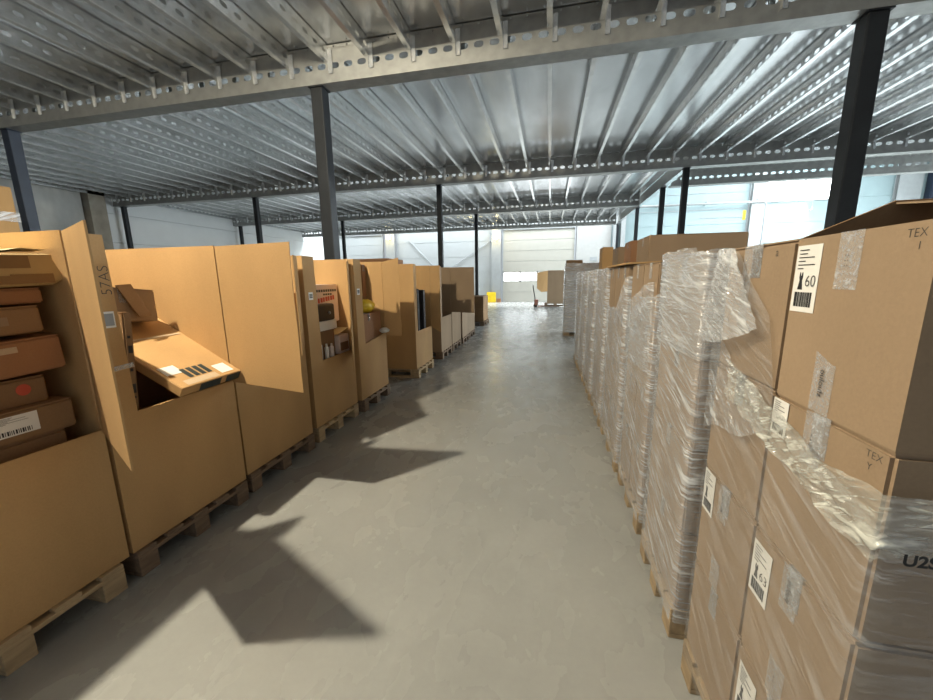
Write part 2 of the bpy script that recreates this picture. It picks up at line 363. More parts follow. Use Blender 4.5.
# ================================================================ MEZZANINE STEEL
def oval(cu, cv, a, b, n=10):
    """flat-sided oval"""
    pts = []
    for k in range(n):
        t = 2 * math.pi * k / n
        c, s = math.cos(t), math.sin(t)
        e = 0.72
        pts.append((cu + a * math.copysign(abs(c) ** e, c), cv + b * math.copysign(abs(s) ** e, s)))
    return pts
def holed_strip(bm, u0, u1, v0, v1, pitch, a, b, cv, f):
    """flat web between u0..u1 / v0..v1 with a row of oval holes; f(u,v) -> 3-D point"""
    n = max(1, round((u1 - u0) / pitch)); pw = (u1 - u0) / n; m_ = 16
    for i in range(n):
        a0 = u0 + i * pw; cu = a0 + pw / 2
        hole = [bm.verts.new(f(*p)) for p in oval(cu, cv, a, b, m_)]
        out = []
        for k in range(m_):
            t = 2 * math.pi * k / m_; c, s = math.cos(t), math.sin(t)
            sc = 1 / max(abs(c), abs(s)); uu = cu + c * sc * pw / 2; vv = s * sc
            out.append(bm.verts.new(f(uu, cv + vv * ((v1 - cv) if vv > 0 else (cv - v0)))))
        for k in range(m_): bm.faces.new([hole[k], out[k], out[(k + 1) % m_], hole[(k + 1) % m_]])
JM = {}
def joist_mesh(L):
    key = round(L, 2)
    if key in JM: return JM[key]
    bm = bmesh.new(); h = 0.20; fl = 0.065
    holed_strip(bm, 0, L, 0, h, 0.20, 0.05, 0.026, h * 0.5, lambda u, v: V(0, u, v))
    def strip(x0, z0, x1, z1): bm.faces.new([bm.verts.new(p) for p in ((x0, 0, z0), (x1, 0, z1), (x1, L, z1), (x0, L, z0))])
    strip(0, 0, -fl, 0); strip(-fl, 0, -fl, 0.018); strip(0, h, -fl, h); strip(-fl, h, -fl, h - 0.018)
    # end cleats
    for y in (0.012, L - 0.012):
        bm.faces.new([bm.verts.new(p) for p in ((0.002, y, -0.15), (0.06, y, -0.15), (0.06, y, 0.15), (0.002, y, 0.15))])
        bm.faces.new([bm.verts.new(p) for p in ((0.002, y - 0.02, -0.15), (0.002, y + 0.02, -0.15), (0.002, y + 0.02, 0.15), (0.002, y - 0.02, 0.15))])
    me = bpy.data.meshes.new('steel_joist'); bm.to_mesh(me); bm.free(); me.materials.append(GALV)
    JM[key] = me; return me
BEAMS = [5.29, 11.15, 16.45, 21.8]; BW = 0.25
BAYS = [(-2.0, 5.285, 'nearest'), (5.545, 11.145, 'second'), (11.405, 16.445, 'third'), (16.705, 21.795, 'farthest')]
for bi, (a, b, nm) in enumerate(BAYS):
    me = joist_mesh(b - a)
    i0, i1 = ((-25, 12), (-25, 27), (-25, 5), (-25, 5))[bi]
    for i in range(i0, i1 + 1):
        o = link('steel_joist', me, loc=(-0.05 + 0.6 * i, a, 4.5 - 0.0))
        tag(o, 'galvanised perforated steel joist under the deck in the %s mezzanine bay' % nm, 'joist', 'joists of the %s mezzanine bay' % nm)
def main_beam(label, y, x0, x1, group='main mezzanine beams'):
    t = thing('steel_beam', label, 'beam', ((x0 + x1) / 2, y + BW / 2, 4.25), group)
    for yy in (y,):
        bm = bmesh.new()
        holed_strip(bm, x0, x1, 4.25, 4.66, 0.20, 0.062, 0.037, 4.45, lambda u, v: V(u, yy, v))
        holed_strip(bm, x0, x1, 4.655, 4.695, 0.2, 0.01, 0.01, 4.68, lambda u, v: V(u, yy, v))
        obj('web', bm, GALVB, t)
    bm = bmesh.new()
    box(bm, x0, x1, y, y + BW, 4.245, 4.25)
    obj('bottom_flange', bm, GALVB, t)
    obj('top_flange', bx(x0, x1, y + 0.001, y + BW, 4.697, 4.702), GALVB, t)
    obj('rear_lip', bx(x0, x1, y + BW - 0.004, y + BW, 4.25, 4.32), GALVB, t)
    return t
main_beam('nearest galvanised mezzanine beam running across the aisle overhead', 5.29, XL, 17)
main_beam('second galvanised mezzanine beam from the camera with bright slots', 11.15, XL, 17)
main_beam('third galvanised mezzanine beam, ending at the edge beam', 16.45, XL, 3.3)
main_beam('last galvanised mezzanine beam in front of the loading door', 21.8, XL, 3.3)
main_beam('galvanised beam closing the right-hand mezzanine bay below the bright high window', 13.35, 3.55, 17)
t = thing('edge_beam', 'plain galvanised edge beam running away along the right edge of the mezzanine', 'beam', (3.4, 17, 4.25))
obj('web', bx(3.42, 3.43, 11.45, 22.05, 4.26, 4.70), GALVB, t)
bm = bmesh.new(); box(bm, 3.30, 3.43, 11.45, 22.05, 4.25, 4.26); obj('bottom_flange', bm, GALV, t)
def column(label, x, y, s, m, h=4.243, group='mezzanine columns'):
    t = thing('steel_column', label, 'column', (x, y, 0), group)
    obj('post', bx(x - s / 2, x + s / 2, y - s / 2, y + s / 2, 0.012, h - 0.01, bevel=0.012), m, t)
    obj('base_plate', bx(x - s * 0.8, x + s * 0.8, y - s * 0.8, y + s * 0.8, 0, 0.012), m, t)
    obj('cap_plate', bx(x - s * 0.62, x + s * 0.62, y - s * 0.62, y + s * 0.62, h - 0.012, h), m, t)
yb = [b + BW / 2 for b in BEAMS]
column('dark blue steel column at the left picture edge under the nearest beam', -9.45, yb[0], 0.17, NAVY)
column('thick anthracite column rising behind the open bulk cartons on the left', -3.3, yb[0], 0.18, ANTH)
column('thick dark column on the right behind the carton with raised lid flaps', 3.28, yb[0], 0.19, ANTH)
column('dark column by the concrete wall end, at the left end of the second beam', -15.0, yb[1], 0.13, ANTH)
column('dark column left of the aisle under the second beam, above the bright wide carton panel', -9.5, yb[1], 0.14, ANTH)
column('dark column left of the aisle under the second beam, just right of the wall lamp', -3.24, yb[1], 0.14, ANTH)
column('dark column right of the aisle under the second beam, above the wide upper carton', 3.33, yb[1], 0.14, ANTH)
column('dark column beside the concrete pillar far left under the third beam', -15.0, yb[2], 0.13, ANTH)
column('slim dark column under the third beam, right beside the thick anthracite one', -9.45, yb[2], 0.13, ANTH)
column('slim dark column under the third beam, left of the loading door', -3.15, yb[2], 0.13, ANTH)
column('dark column under the short right-hand beam, left neighbour of the taller one', 3.36, 13.47, 0.14, ANTH)
column('slim grey column at the mezzanine edge with its top at the long pipe', 3.36, yb[2] + 0.45, 0.13, ANTH)
column('last slim column at the mezzanine corner beside the flat white panel', 3.42, yb[3], 0.12, ANTH)

# ================================================================ FAR WALL FITTINGS
def wall_lamp(label, x, z):
    t = thing('wall_lamp', label, 'lamp', (x, YF - 0.3, z), 'glowing lamps on the far wall posts')
    obj('housing', bx(x - 0.16, x + 0.16, YF - 0.38, YF - 0.28, z - 0.10, z + 0.16, bevel=0.02), STEELP, t)
    bm = bmesh.new(); bmesh.ops.create_uvsphere(bm, u_segments=14, v_segments=8, radius=0.15); bmesh.ops.scale(bm, vec=(1, 0.6, 0.9), verts=bm.verts); bmesh.ops.translate(bm, vec=(x, YF - 0.42, z + 0.02), verts=bm.verts)
    obj('diffuser', bm, BULB, t, sm=True)
    l = bpy.data.lights.new('wall_lamp_light', 'POINT'); l.energy = 22; l.color = (1, 0.82, 0.45); l.shadow_soft_size = 0.12
    lo = bpy.data.objects.new('wall_lamp_light', l); COL.objects.link(lo); lo.parent = t; lo.location = (0, -0.45, -0.05)
wall_lamp('glowing yellow lamp on the far post left of the aisle', -10.7, 4.3)
wall_lamp('glowing yellow lamp on the post beside the loading door', -3.42, 4.05)
bm = bmesh.new(); tube(bm, [(-9.4, YF - 0.06, 4.15), (-7.6, YF - 0.06, 2.3)], 0.025); tag(obj('brace_rod', bm, SEAM), 'thin diagonal brace rod falling rightwards from the left lamp', 'brace', 'wind brace rods')
bm = bmesh.new(); tube(bm, [(-6.6, YF - 0.06, 2.2), (-3.75, YF - 0.06, 3.95)], 0.025); tag(obj('brace_rod', bm, SEAM), 'thin diagonal brace rod rising rightwards to the lamp by the door', 'brace', 'wind brace rods')
t = thing('pipe', 'long pale pipe running across the far right wall under the bright window', 'pipe', (9, YF - 0.35, 5.5))
bm = bmesh.new(); tube(bm, [(4.2, YF - 0.35, 5.52), (15.4, YF - 0.35, 5.44)], 0.06); obj('pipe_run', bm, STEELP, t, sm=True)
for x in (6, 8.5, 11, 13.5): obj('bracket', bx(x - 0.02, x + 0.02, YF - 0.35, YF - 0.01, 5.45, 5.62), SEAM, t)
bm = bmesh.new(); tube(bm, [(13.55, YF - 0.35, 5.46), (13.6, YF - 0.35, 4.95), (13.5, YF - 0.35, 4.9)], 0.03); obj('drop_leg', bm, SEAM, t)
bm = bmesh.new(); box(bm, -4.0, -3.78, YF - 0.55, YF - 0.28, 0, 0.66); box(bm, -3.78, -3.40, YF - 0.55, YF - 0.47, 0, 0.66)
bmesh.ops.bevel(bm, geom=bm.edges[:], offset=0.02, segments=2, affect='EDGES')
tag(obj('column_guard', bm, GUARD), 'yellow impact guard on the floor at the foot of the door post', 'guard')
bm = bmesh.new(); box(bm, -3.36, -3.1, YF - 0.5, YF - 0.30, 0, 0.24); tag(obj('brown_block', bm, K4), 'small reddish block on the floor right of the yellow guard', 'block')
t = thing('wall_sign', 'small grey sign on the flat white panel right of the loading door', 'sign', (2.58, YF - 0.03, 2.63))
obj('plate', bx(2.36, 2.8, YF - 0.04, YF - 0.022, 2.5, 2.76), STEELP, t)
obj('print', bx(2.41, 2.75, YF - 0.046, YF - 0.04, 2.55, 2.71), SEAM, t)
obj('yellow_tab', bx(10.48, 10.62, YF - 0.03, YF - 0.004, 4.6, 5.1), GUARD); tag(bpy.data.objects['yellow_tab'], 'yellow marker strip on the far right wall next to the wide post', 'marker')

# ---------------------------------------------------------------- key luminaire under the nearest bay (out of frame)
LX, LY, LZ = -2.95, 0.66, 4.50
t = thing('bay_lamp', 'round warm lamp recessed between two joists above the left cartons', 'lamp', (LX, LY, LZ))
bm = bmesh.new(); bmesh.ops.create_cone(bm, segments=20, radius1=0.07, radius2=0.07, depth=0.04, cap_ends=True); bmesh.ops.translate(bm, vec=(LX, LY, 4.69), verts=bm.verts); obj('base', bm, STEELP, t)
bm = bmesh.new(); tube(bm, [(LX, LY, 4.58), (LX, LY, 4.67)], 0.03, 12); obj('socket', bm, STEELP, t)
bm = bmesh.new(); bmesh.ops.create_uvsphere(bm, u_segments=14, v_segments=8, radius=0.04); bmesh.ops.translate(bm, vec=(LX, LY, 4.57), verts=bm.verts); obj('bulb', bm, emis('bay_lamp_bulb', (1, 0.9, 0.68), 20), t, sm=True)
l = bpy.data.lights.new('bay_lamp_light', 'POINT'); l.energy = 980; l.color = (1.0, 0.89, 0.68); l.shadow_soft_size = 0.06
lo = bpy.data.objects.new('bay_lamp_light', l); COL.objects.link(lo); lo.parent = t; lo.location = (0, 0, 0.0)

# ================================================================ PALLETS
PM = {}
def pallet(label, x0, x1, y0, y1, m=WOOD, group=None, detail=True):
    """four-way pallet, long side along X; x0..x1 by y0..y1"""
    t = thing('wooden_pallet', label, 'pallet', ((x0 + x1) / 2, (y0 + y1) / 2, 0), group)
    L, W = x1 - x0, y1 - y0
    key = (round(L, 3), round(W, 3), m.name, detail)
    if key not in PM:
        parts = []
        hx, hy = L / 2, W / 2
        B = []
        for i, yc in enumerate((-hy + 0.05, -hy / 2 + 0.025, 0, hy / 2 - 0.025, hy - 0.05)): B.append(('deck_board', (-hx, hx, yc - 0.05, yc + 0.05, 0.122, 0.144)))
        for xc in (-hx + 0.0725, 0, hx - 0.0725):
            B.append(('cross_board', (xc - 0.0725, xc + 0.0725, -hy, hy, 0.100, 0.122)))
            for yc in (-hy + 0.05, 0, hy - 0.05): B.append(('block', (xc - 0.0725, xc + 0.0725, yc - 0.05, yc + 0.05, 0.022, 0.100)))
        for yc in (-hy + 0.05, 0, hy - 0.05): B.append(('bottom_board', (-hx, hx, yc - 0.05, yc + 0.05, 0.0, 0.022)))
        if detail:
            for nm, d in B:
                bm = bx(*d, bevel=0.003, seg=1); me = bpy.data.meshes.new(nm); bm.to_mesh(me); bm.free(); me.materials.append(m); parts.append((nm, me))
        else:
            bm = bmesh.new()
            for nm, d in B: box(bm, *d)
            me = bpy.data.meshes.new('boards'); bm.to_mesh(me); bm.free(); me.materials.append(m); parts.append(('boards', me))
        PM[key] = parts
    for nm, me in PM[key]: link(nm, me, t)
    return t

# ================================================================ CARTONS
def carton_mesh(dx, dy, dz, m, open_top=False):
    key = ('c', round(dx, 3), round(dy, 3), round(dz, 3), m.name, open_top)
    if key in MESH: return MESH[key]
    bm = bmesh.new(); th = 0.006
    if not open_top:
        box(bm, -dx / 2, dx / 2, -dy / 2, dy / 2, 0.0, dz - 0.004)
        bmesh.ops.bevel(bm, geom=bm.edges[:], offset=min(0.007, dz * 0.1), segments=2, affect='EDGES')
        # two closing flaps meeting in a seam along X
        box(bm, -dx / 2 + 0.003, dx / 2 - 0.003, -dy / 2 + 0.003, -0.0025, dz - 0.004, dz)
        box(bm, -dx / 2 + 0.003, dx / 2 - 0.003, 0.0025, dy / 2 - 0.003, dz - 0.004, dz)
    else:
        box(bm, -dx / 2, dx / 2, -dy / 2, dy / 2, 0, th)
        for a in ((-dx / 2, -dx / 2 + th, -dy / 2, dy / 2), (dx / 2 - th, dx / 2, -dy / 2, dy / 2), (-dx / 2 + th, dx / 2 - th, -dy / 2, -dy / 2 + th), (-dx / 2 + th, dx / 2 - th, dy / 2 - th, dy / 2)):
            box(bm, *a, th, dz)
    bmesh.ops.recalc_face_normals(bm, faces=bm.faces)
    me = bpy.data.meshes.new('carton_body'); bm.to_mesh(me); bm.free(); me.materials.append(m)
    MESH[key] = me; return me
def tape_mesh(dx, dy, dz, m, w=0.05, drop=0.09):
    key = ('t', round(dx, 3), round(dy, 3), round(dz, 3), m.name, round(drop, 3))
    if key in MESH: return MESH[key]
    bm = bmesh.new(); t = 0.0012; X = dx / 2
    a = [(-X - t, dz - drop), (-X - t, dz + t), (X + t, dz + t), (X + t, dz - drop), (X, dz - drop), (X, dz), (-X, dz), (-X, dz - drop)]
    lo = [[bm.verts.new((x, y, z)) for x, z in a] for y in (-w / 2, w / 2)]
    for i in range(8): bm.faces.new([lo[0][i], lo[0][(i + 1) % 8], lo[1][(i + 1) % 8], lo[1][i]])
    for q, fl in ((lo[0], 1), (lo[1], -1)):
        for f in ((0, 1, 6, 7), (1, 2, 5, 6), (2, 3, 4, 5)): bm.faces.new([q[i] for i in f][::fl])
    bmesh.ops.recalc_face_normals(bm, faces=bm.faces)
    me = bpy.data.meshes.new('tape'); bm.to_mesh(me); bm.free(); me.materials.append(m)
    MESH[key] = me; return me
def carton(label, loc, dims, m=K, group=None, rot=(0, 0, 0), tape=TAPEC, open_top=False, name='cardboard_box', cat='box'):
    """closed shipping carton standing with its base centre at loc"""
    t = thing(name, label, cat, loc, group, rot)
    link('carton_body', carton_mesh(*dims, m, open_top), t)
    if tape is not None and not open_top: link('tape', tape_mesh(*dims, tape), t)
    return t
def local(parent, name, bm, m, label=None):
    """part given in the local frame of a (possibly rotated) thing"""
    bmesh.ops.recalc_face_normals(bm, faces=bm.faces)
    me = bpy.data.meshes.new(name); bm.to_mesh(me); bm.free(); me.materials.append(m)
    o = link(name, me, parent); OFF[o.name] = V(0, 0, 0)
    if label: o['label'] = label
    return o

# ---------------------------------------------------------------- tall bulk cartons with cut-open fronts
TH = 0.009
def bulk_carton(label, y0, y1, xf, xb, top, cut, strip, door=None, m=K, z0=0.146, group='tall bulk cartons of the left row', lab=True, cut2=None, outside=None):
    t = thing('bulk_carton', label, 'carton', ((xf + xb) / 2, (y0 + y1) / 2, z0), group)
    bm = bmesh.new()
    box(bm, xb, xf, y0, y0 + TH, z0, top); box(bm, xb, xf, y1 - TH, y1, z0, top); box(bm, xb, xb + TH, y0 + TH, y1 - TH, z0, top); box(bm, xb + TH, xf, y0 + TH, y1 - TH, z0, z0 + TH)
    obj('side_walls', bm, m, t)
    c2 = cut2 if cut2 else cut
    bm = bmesh.new()
    P = [(xf, y0, z0), (xf, y1, z0), (xf, y1, c2), (xf, y0 + strip, cut), (xf, y0 + strip * 0.9, top), (xf, y0, top)]
    slab(bm, P, TH, V(1, 0, 0))
    obj('front_panel', bm, m, t)
    if lab:
        bm = bmesh.new(); yc = y0 + strip * 0.45; rect(bm, (xf + TH, yc, top - 0.36), (0, 1, 0), (0, 0, 1), -0.032, 0.032, -0.035, 0.035, lift=0.001)
        lb = obj('label', bm, PAPER, t); lb['label'] = 'small white paper label'
        bm = bmesh.new()
        for a in (-0.014, 0, 0.012): rect(bm, (xf + TH, yc, top - 0.36), (0, 1, 0), (0, 0, 1), -0.024, 0.024, a - 0.004, a + 0.005, lift=0.002)
        obj('print', bm, INK, lb)
    if door:
        (fx, fy), ztf, zbf, zbh = door      # free edge plan position, free-edge top/bottom heights, hinge bottom
        hx, hy = xf + 0.004, y1 - 0.004
        d = V(fx - hx, fy - hy, 0); n = V(0, 0, 1).cross(d).normalized()
        P = [V(hx, hy, zbh), V(fx, fy, zbf), V(fx, fy, ztf), V(hx, hy, top - 0.004)]
        # slightly torn free edge
        rnd = random.Random(int(y1 * 100)); Q = [P[0], P[1]]
        for k in range(1, 7):
            q = P[1].lerp(P[2], k / 7); Q.append(q + d.normalized() * rnd.uniform(-0.006, 0.006))
        Q += [P[2], P[3]]
        bm = bmesh.new(); slab(bm, Q, 0.007, n)
        obj('door_flap', bm, m, t)
    return t
def lp(i): return ('first', 'second', 'third', 'fourth', 'fifth', 'sixth', 'seventh', 'eighth', 'ninth', 'tenth')[i]

XF = -2.12; XB = -3.24
# C1
pallet('pale pallet under the bulk carton at the lower left corner', XB, XF + 0.03, 0.46, 1.27, WOOD, 'pallets of the left row')
c1 = bulk_carton('tall bulk carton nearest the camera on the left, full of small parcels', 0.40, 1.315, XF, XB, 1.785, 0.85, 0.10, ((-1.57, 1.04), 1.765, 0.83, 0.84))
# C2
pallet('dark worn pallet under the second bulk carton from the left', XB, XF + 0.03, 1.34, 2.09, WOODD, 'pallets of the left row')
c2 = bulk_carton('second bulk carton from the left with handwriting, a long flat box sticking out', 1.335, 2.105, XF, XB, 1.78, 0.885, 0.145, ((-1.59, 2.13), 1.79, 0.815, 0.875), lab=False)
o = writing('handwriting', '57AS', 0.068, (XF + TH + 0.0008, 1.442, 1.565), (0, 0, 1), (0, -1, 0), INK, c2, bold=-0.0012, label='handwritten marker writing')
bm = bmesh.new(); rect(bm, (XF + TH, 1.425, 1.375), (0, 1, 0), (0, 0, 1), -0.028, 0.028, -0.04, 0.04, lift=0.001); lb = obj('label', bm, PAPER, c2); lb['label'] = 'small white paper label'
bm = bmesh.new(); rect(bm, (XF + TH, 1.425, 1.375), (0, 1, 0), (0, 0, 1), -0.022, 0.022, -0.03, 0.03, lift=0.002); obj('print', bm, SEAM, lb)
bm = bmesh.new(); rect(bm, (XF + TH, 1.42, 1.13), (0, 1, 0.06), (0, -0.06, 1), -0.07, 0.08, -0.012, 0.012, lift=0.001); obj('tape', bm, TAPEC, c2)
# C3: its hidden front is left tall to keep light off the aisle floor
pallet('dark worn pallet under the bulk carton behind the wide swung-out panel', XB, XF, 2.16, 2.94, WOODD, 'pallets of the left row')
c3 = bulk_carton('third bulk carton on the left, mostly hidden behind the wide swung-out panel', 2.15, 2.95, XF - 0.03, XB, 1.765, 1.45, 0.10, ((-1.97, 2.66), 1.75, 0.95, 1.0))
# C4
pallet('pale pallet under the bulk carton holding the pink printed box', XB - 0.05, XF - 0.02, 3.04, 3.82, WOOD, 'pallets of the left row')
c4 = bulk_carton('fourth bulk carton on the left, holding a pink printed box', 3.045, 3.85, XF - 0.05, XB - 0.05, 1.77, 0.78, 0.19, ((-1.99, 3.50), 1.73, 0.60, 0.74))
# C5
pallet('pallet under the bulk carton holding a yellow bag', XB, XF + 0.01, 3.92, 4.66, WOODD, 'pallets of the left row')
c5 = bulk_carton('fifth bulk carton on the left, holding a yellow bag', 3.90, 4.66, XF - 0.02, XB, 1.78, 0.80, 0.17, ((-1.935, 4.72), 1.83, 0.80, 0.82), cut2=0.86)
# C6
pallet('pallet under the sixth bulk carton, beyond the gap in the left row', -3.16, -1.99, 5.50, 6.30, WOOD, 'pallets of the left row')
c6 = bulk_carton('sixth bulk carton on the left, beyond the gap, its near side half in shadow', 5.50, 6.34, -2.03, -3.1, 1.78, 0.74, 0.12, ((-1.86, 6.37), 1.78, 0.62, 0.72), lab=False)
# C7..C10
far_spec = [(6.92, 7.72, -2.03, 1.785, 0.82, ((-1.53, 7.76), 1.78, 0.84, 0.86)), (7.80, 8.62, -2.04, 1.78, 0.84, None), (8.74, 9.5, -2.03, 1.78, 0.84, None), (9.6, 10.38, -2.05, 1.78, 0.86, None)]
far_lab = ['seventh bulk carton on the left with big panel swung into aisle', 'eighth bulk carton on the left, directly behind the big swung-out panel', 'ninth bulk carton on the left, beyond the big swung-out panel', 'last tall bulk carton of the left row']
for i, (a, b, xf, tp, ct, dr) in enumerate(far_spec):
    pallet('pallet under the ' + far_lab[i], xf - 1.15, xf + 0.02, a + 0.03, b - 0.02, WOODD, 'pallets of the left row', detail=False)
    bulk_carton(far_lab[i], a, b, xf, xf - 1.12, tp, ct, 0.10, dr, lab=False, m=K2)
# C11
pallet('pallet under the low dark boxes at the far end of the left row', -3.2, -2.08, 12.25, 13.25, WOODD, 'pallets of the left row', detail=False)
carton('lower dark brown box at the far end of the left row', (-2.62, 12.75, 0.146), (1.0, 0.95, 0.42), K3, 'low boxes at the end of the left row')
carton('upper dark brown box at the far end of the left row', (-2.62, 12.75, 0.567), (1.0, 0.95, 0.40), K3, 'low boxes at the end of the left row')

# ---------------------------------------------------------------- contents of C1 (stacked parcels)
zc = 0.146 + TH + 0.001
# hidden bottom filling is one broad parcel up to the cut line
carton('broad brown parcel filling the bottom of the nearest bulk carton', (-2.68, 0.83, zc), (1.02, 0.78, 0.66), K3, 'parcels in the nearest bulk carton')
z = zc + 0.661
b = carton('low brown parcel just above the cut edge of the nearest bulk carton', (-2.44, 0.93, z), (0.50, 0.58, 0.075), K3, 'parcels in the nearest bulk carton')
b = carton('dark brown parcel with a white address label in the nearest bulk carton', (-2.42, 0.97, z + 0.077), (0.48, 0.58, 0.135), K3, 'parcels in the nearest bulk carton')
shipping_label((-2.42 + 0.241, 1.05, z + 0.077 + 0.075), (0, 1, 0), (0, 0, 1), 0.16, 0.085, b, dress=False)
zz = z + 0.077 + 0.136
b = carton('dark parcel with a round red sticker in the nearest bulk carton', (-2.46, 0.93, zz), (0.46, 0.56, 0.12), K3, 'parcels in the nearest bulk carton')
bm = bmesh.new(); bmesh.ops.create_circle(bm, cap_ends=True, segments=18, radius=0.025)
bm = place(bm, (-2.46 + 0.232, 1.13, zz + 0.07), (0, 1, 0), (0, 0, 1)); st = obj('round_sticker', bm, REDP, b); st['label'] = 'red round sticker'
zz += 0.121
b = carton('brown parcel with a pale tape strip tilted in the nearest bulk carton', (-2.43, 0.96, zz + 0.012), (0.5, 0.62, 0.15), K4, 'parcels in the nearest bulk carton', rot=(0.045, 0, 0))
bm = bmesh.new(); box(bm, 0.251, 0.253, -0.10, 0.16, 0.10, 0.125); local(b, 'tape_strip', bm, KP, 'pale paper tape')
zz += 0.166
b = carton('brown printed parcel with a white corner label in the nearest bulk carton', (-2.45, 0.93, zz + 0.02), (0.5, 0.60, 0.115), K3, 'parcels in the nearest bulk carton', rot=(0.03, 0, 0))
bm = bmesh.new()
for i in range(7): box(bm, 0.251, 0.2522, -0.2 + i * 0.06, -0.17 + i * 0.06 + 0.01 * (i % 2), 0.04, 0.075)
local(b, 'print', bm, K2)
bm = bmesh.new(); box(bm, 0.251, 0.253, 0.0, 0.10, 0.005, 0.05); local(b, 'label', bm, PAPER, 'white label')
zz += 0.137
b = carton('plain brown parcel below the taped cream parcel in the nearest bulk carton', (-2.47, 0.97, zz + 0.012), (0.5, 0.58, 0.065), K4, 'parcels in the nearest bulk carton', rot=(0.02, 0, 0))
zz += 0.125
# topmost soft parcel with brown tape squares and paper spilling from its top
t = thing('taped_parcel', 'topmost cream parcel with crossed brown tape squares in the nearest bulk carton', 'parcel', (-2.40, 0.99, zz - 0.045), None, (0.05, 0, 0))
bm = bmesh.new(); rows = []
for z_ in (0, 0.02, 0.05, 0.08, 0.11, 0.13, 0.135):
    ins = 0.02 if z_ in (0, 0.135) else 0.0
    rows.append([V(x * (0.24 - ins), y * (0.31 - ins) + 0.01 * math.sin(z_ * 40), z_) for x, y in ((-1, -1), (0, -1), (1, -1), (1, -0.5), (1, 0), (1, 0.5), (1, 1), (0, 1), (-1, 1), (-1, 0))])
vs = grid(bm, rows, True); bm.faces.new(vs[-1]); bm.faces.new(vs[0][::-1])
local(t, 'parcel_body', bm, plain('cream_parcel_paper', (0.42, 0.30, 0.14), 0.6, var=0.1))
bm = bmesh.new()
for y_, z_, wd_, h_ in ((-0.22, 0.075, .08, .05), (-0.08, 0.07, .13, .055), (0.12, 0.075, 0.2, 0.05), (-0.05, 0.005, .06, .035), (0.10, 0.01, .1, .035), (0.22, 0.01, 0.14, 0.04)):
    box(bm, 0.236, 0.2425, y_ - wd_ / 2, y_ + wd_ / 2, z_, z_ + h_)
local(t, 'tape_squares', bm, TAPEB, 'brown tape squares')
bm = bmesh.new(); rows = []
for j in range(6):
    rows.append([V(-0.2 + 0.42 * j / 5, -0.3 + 0.6 * i / 14, 0.138 + 0.016 * noise.noise(V(i * .7, j * .9, 2)) + 0.012) for i in range(15)])
grid(bm, rows); local(t, 'paper_lining', bm, CLOTH, 'crumpled cream paper')
# ---------------------------------------------------------------- contents of C2
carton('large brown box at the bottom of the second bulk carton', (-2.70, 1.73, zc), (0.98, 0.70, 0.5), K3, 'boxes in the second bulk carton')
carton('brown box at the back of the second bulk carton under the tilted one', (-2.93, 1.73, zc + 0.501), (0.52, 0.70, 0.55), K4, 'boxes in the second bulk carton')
b = carton('torn brown box tilted at the back of the second bulk carton', (-2.66, 1.76, 1.31), (0.34, 0.42, 0.20), K2, 'boxes in the second bulk carton', rot=(-0.10, -0.10, 0.1))
bm = bmesh.new(); slab(bm, [(0.183, -0.04, 0.21), (0.183, 0.05, 0.225), (0.21, 0.13, 0.03), (0.21, 0.05, 0.02)], 0.008); local(b, 'torn_flap', bm, K3)
b = thing('flat_carton', 'long flat carton sliding out over the cut front of the second bulk carton', 'box', (-2.46, 1.86, 1.0), None)
p00, p01 = V(-2.06, 1.675, 0.90), V(-2.06, 2.10, 0.905)     # front edge
p10, p11 = V(-2.80, 1.635, 1.32), V(-2.80, 2.10, 1.32)
n = (p01 - p00).cross(p10 - p00).normalized()
if n.z < 0: n = -n
bm = bmesh.new(); slab(bm, [p00, p01, p11, p10], 0.062, n); bmesh.ops.recalc_face_normals(bm, faces=bm.faces); bmesh.ops.bevel(bm, geom=bm.edges[:], offset=0.005, segments=1, affect='EDGES'); obj('carton_body', bm, K, b)
top0 = p00 + n * 0.0625; eu = (p01 - p00).normalized(); ev = (p10 - p00).normalized()
def on_top(u0, u1, v0, v1, m_, nm, lab=None):
    bm = bmesh.new(); rect(bm, top0, eu, ev, u0, u1, v0, v1, lift=0.0005); q = obj(nm, bm, m_, b)
    if lab: q['label'] = lab
    return q
on_top(0.02, 0.12, 0.13, 0.21, PAPER, 'label', 'white paper label')
on_top(0.30, 0.39, 0.03, 0.12, PAPER, 'label', 'white paper label')
on_top(0.05, 0.27, 0.015, 0.06, KP, 'label_strip', 'pale glossy strip')
bm = bmesh.new()
for i in range(4): rect(bm, top0, eu, ev, 0.11 + i * 0.042, 0.14 + i * 0.042, 0.07, 0.16, lift=0.0006)
obj('printed_bars', bm, TEAL, b)
on_top(0.0, 0.425, 0.50, 0.515, KP, 'tape', 'pale tape line')
bm = bmesh.new(); fn = V(1, 0, 0); q0 = p00 + n * 0.004 + V(0.001, 0, 0)
rect(bm, q0, eu, n, 0.12, 0.27, 0.0, 0.052, lift=-0.0); rect(bm, q0, eu, n, 0.31, 0.42, 0.0, 0.052, lift=-0.0)
fr = (n.cross(eu)).normalized()
obj('dark_print', bm, TEAL, b)
b = carton('thin printed carton standing on edge beside the handwriting strip', (-2.42, 1.525, 0.66), (0.42, 0.045, 0.74), K3, 'boxes in the second bulk carton', rot=(-0.08, 0.0, 0.0), tape=None)
bm = bmesh.new()
for i, (a, h) in enumerate(((0.22, .03), (0.27, .012), (0.30, .05), (0.42, .016), (0.45, .016), (0.52, .04), (0.60, .014))): box(bm, 0.2115, 0.213, -0.010, 0.004 + 0.003 * (i % 3), a, a + h)
local(b, 'print', bm, INK)
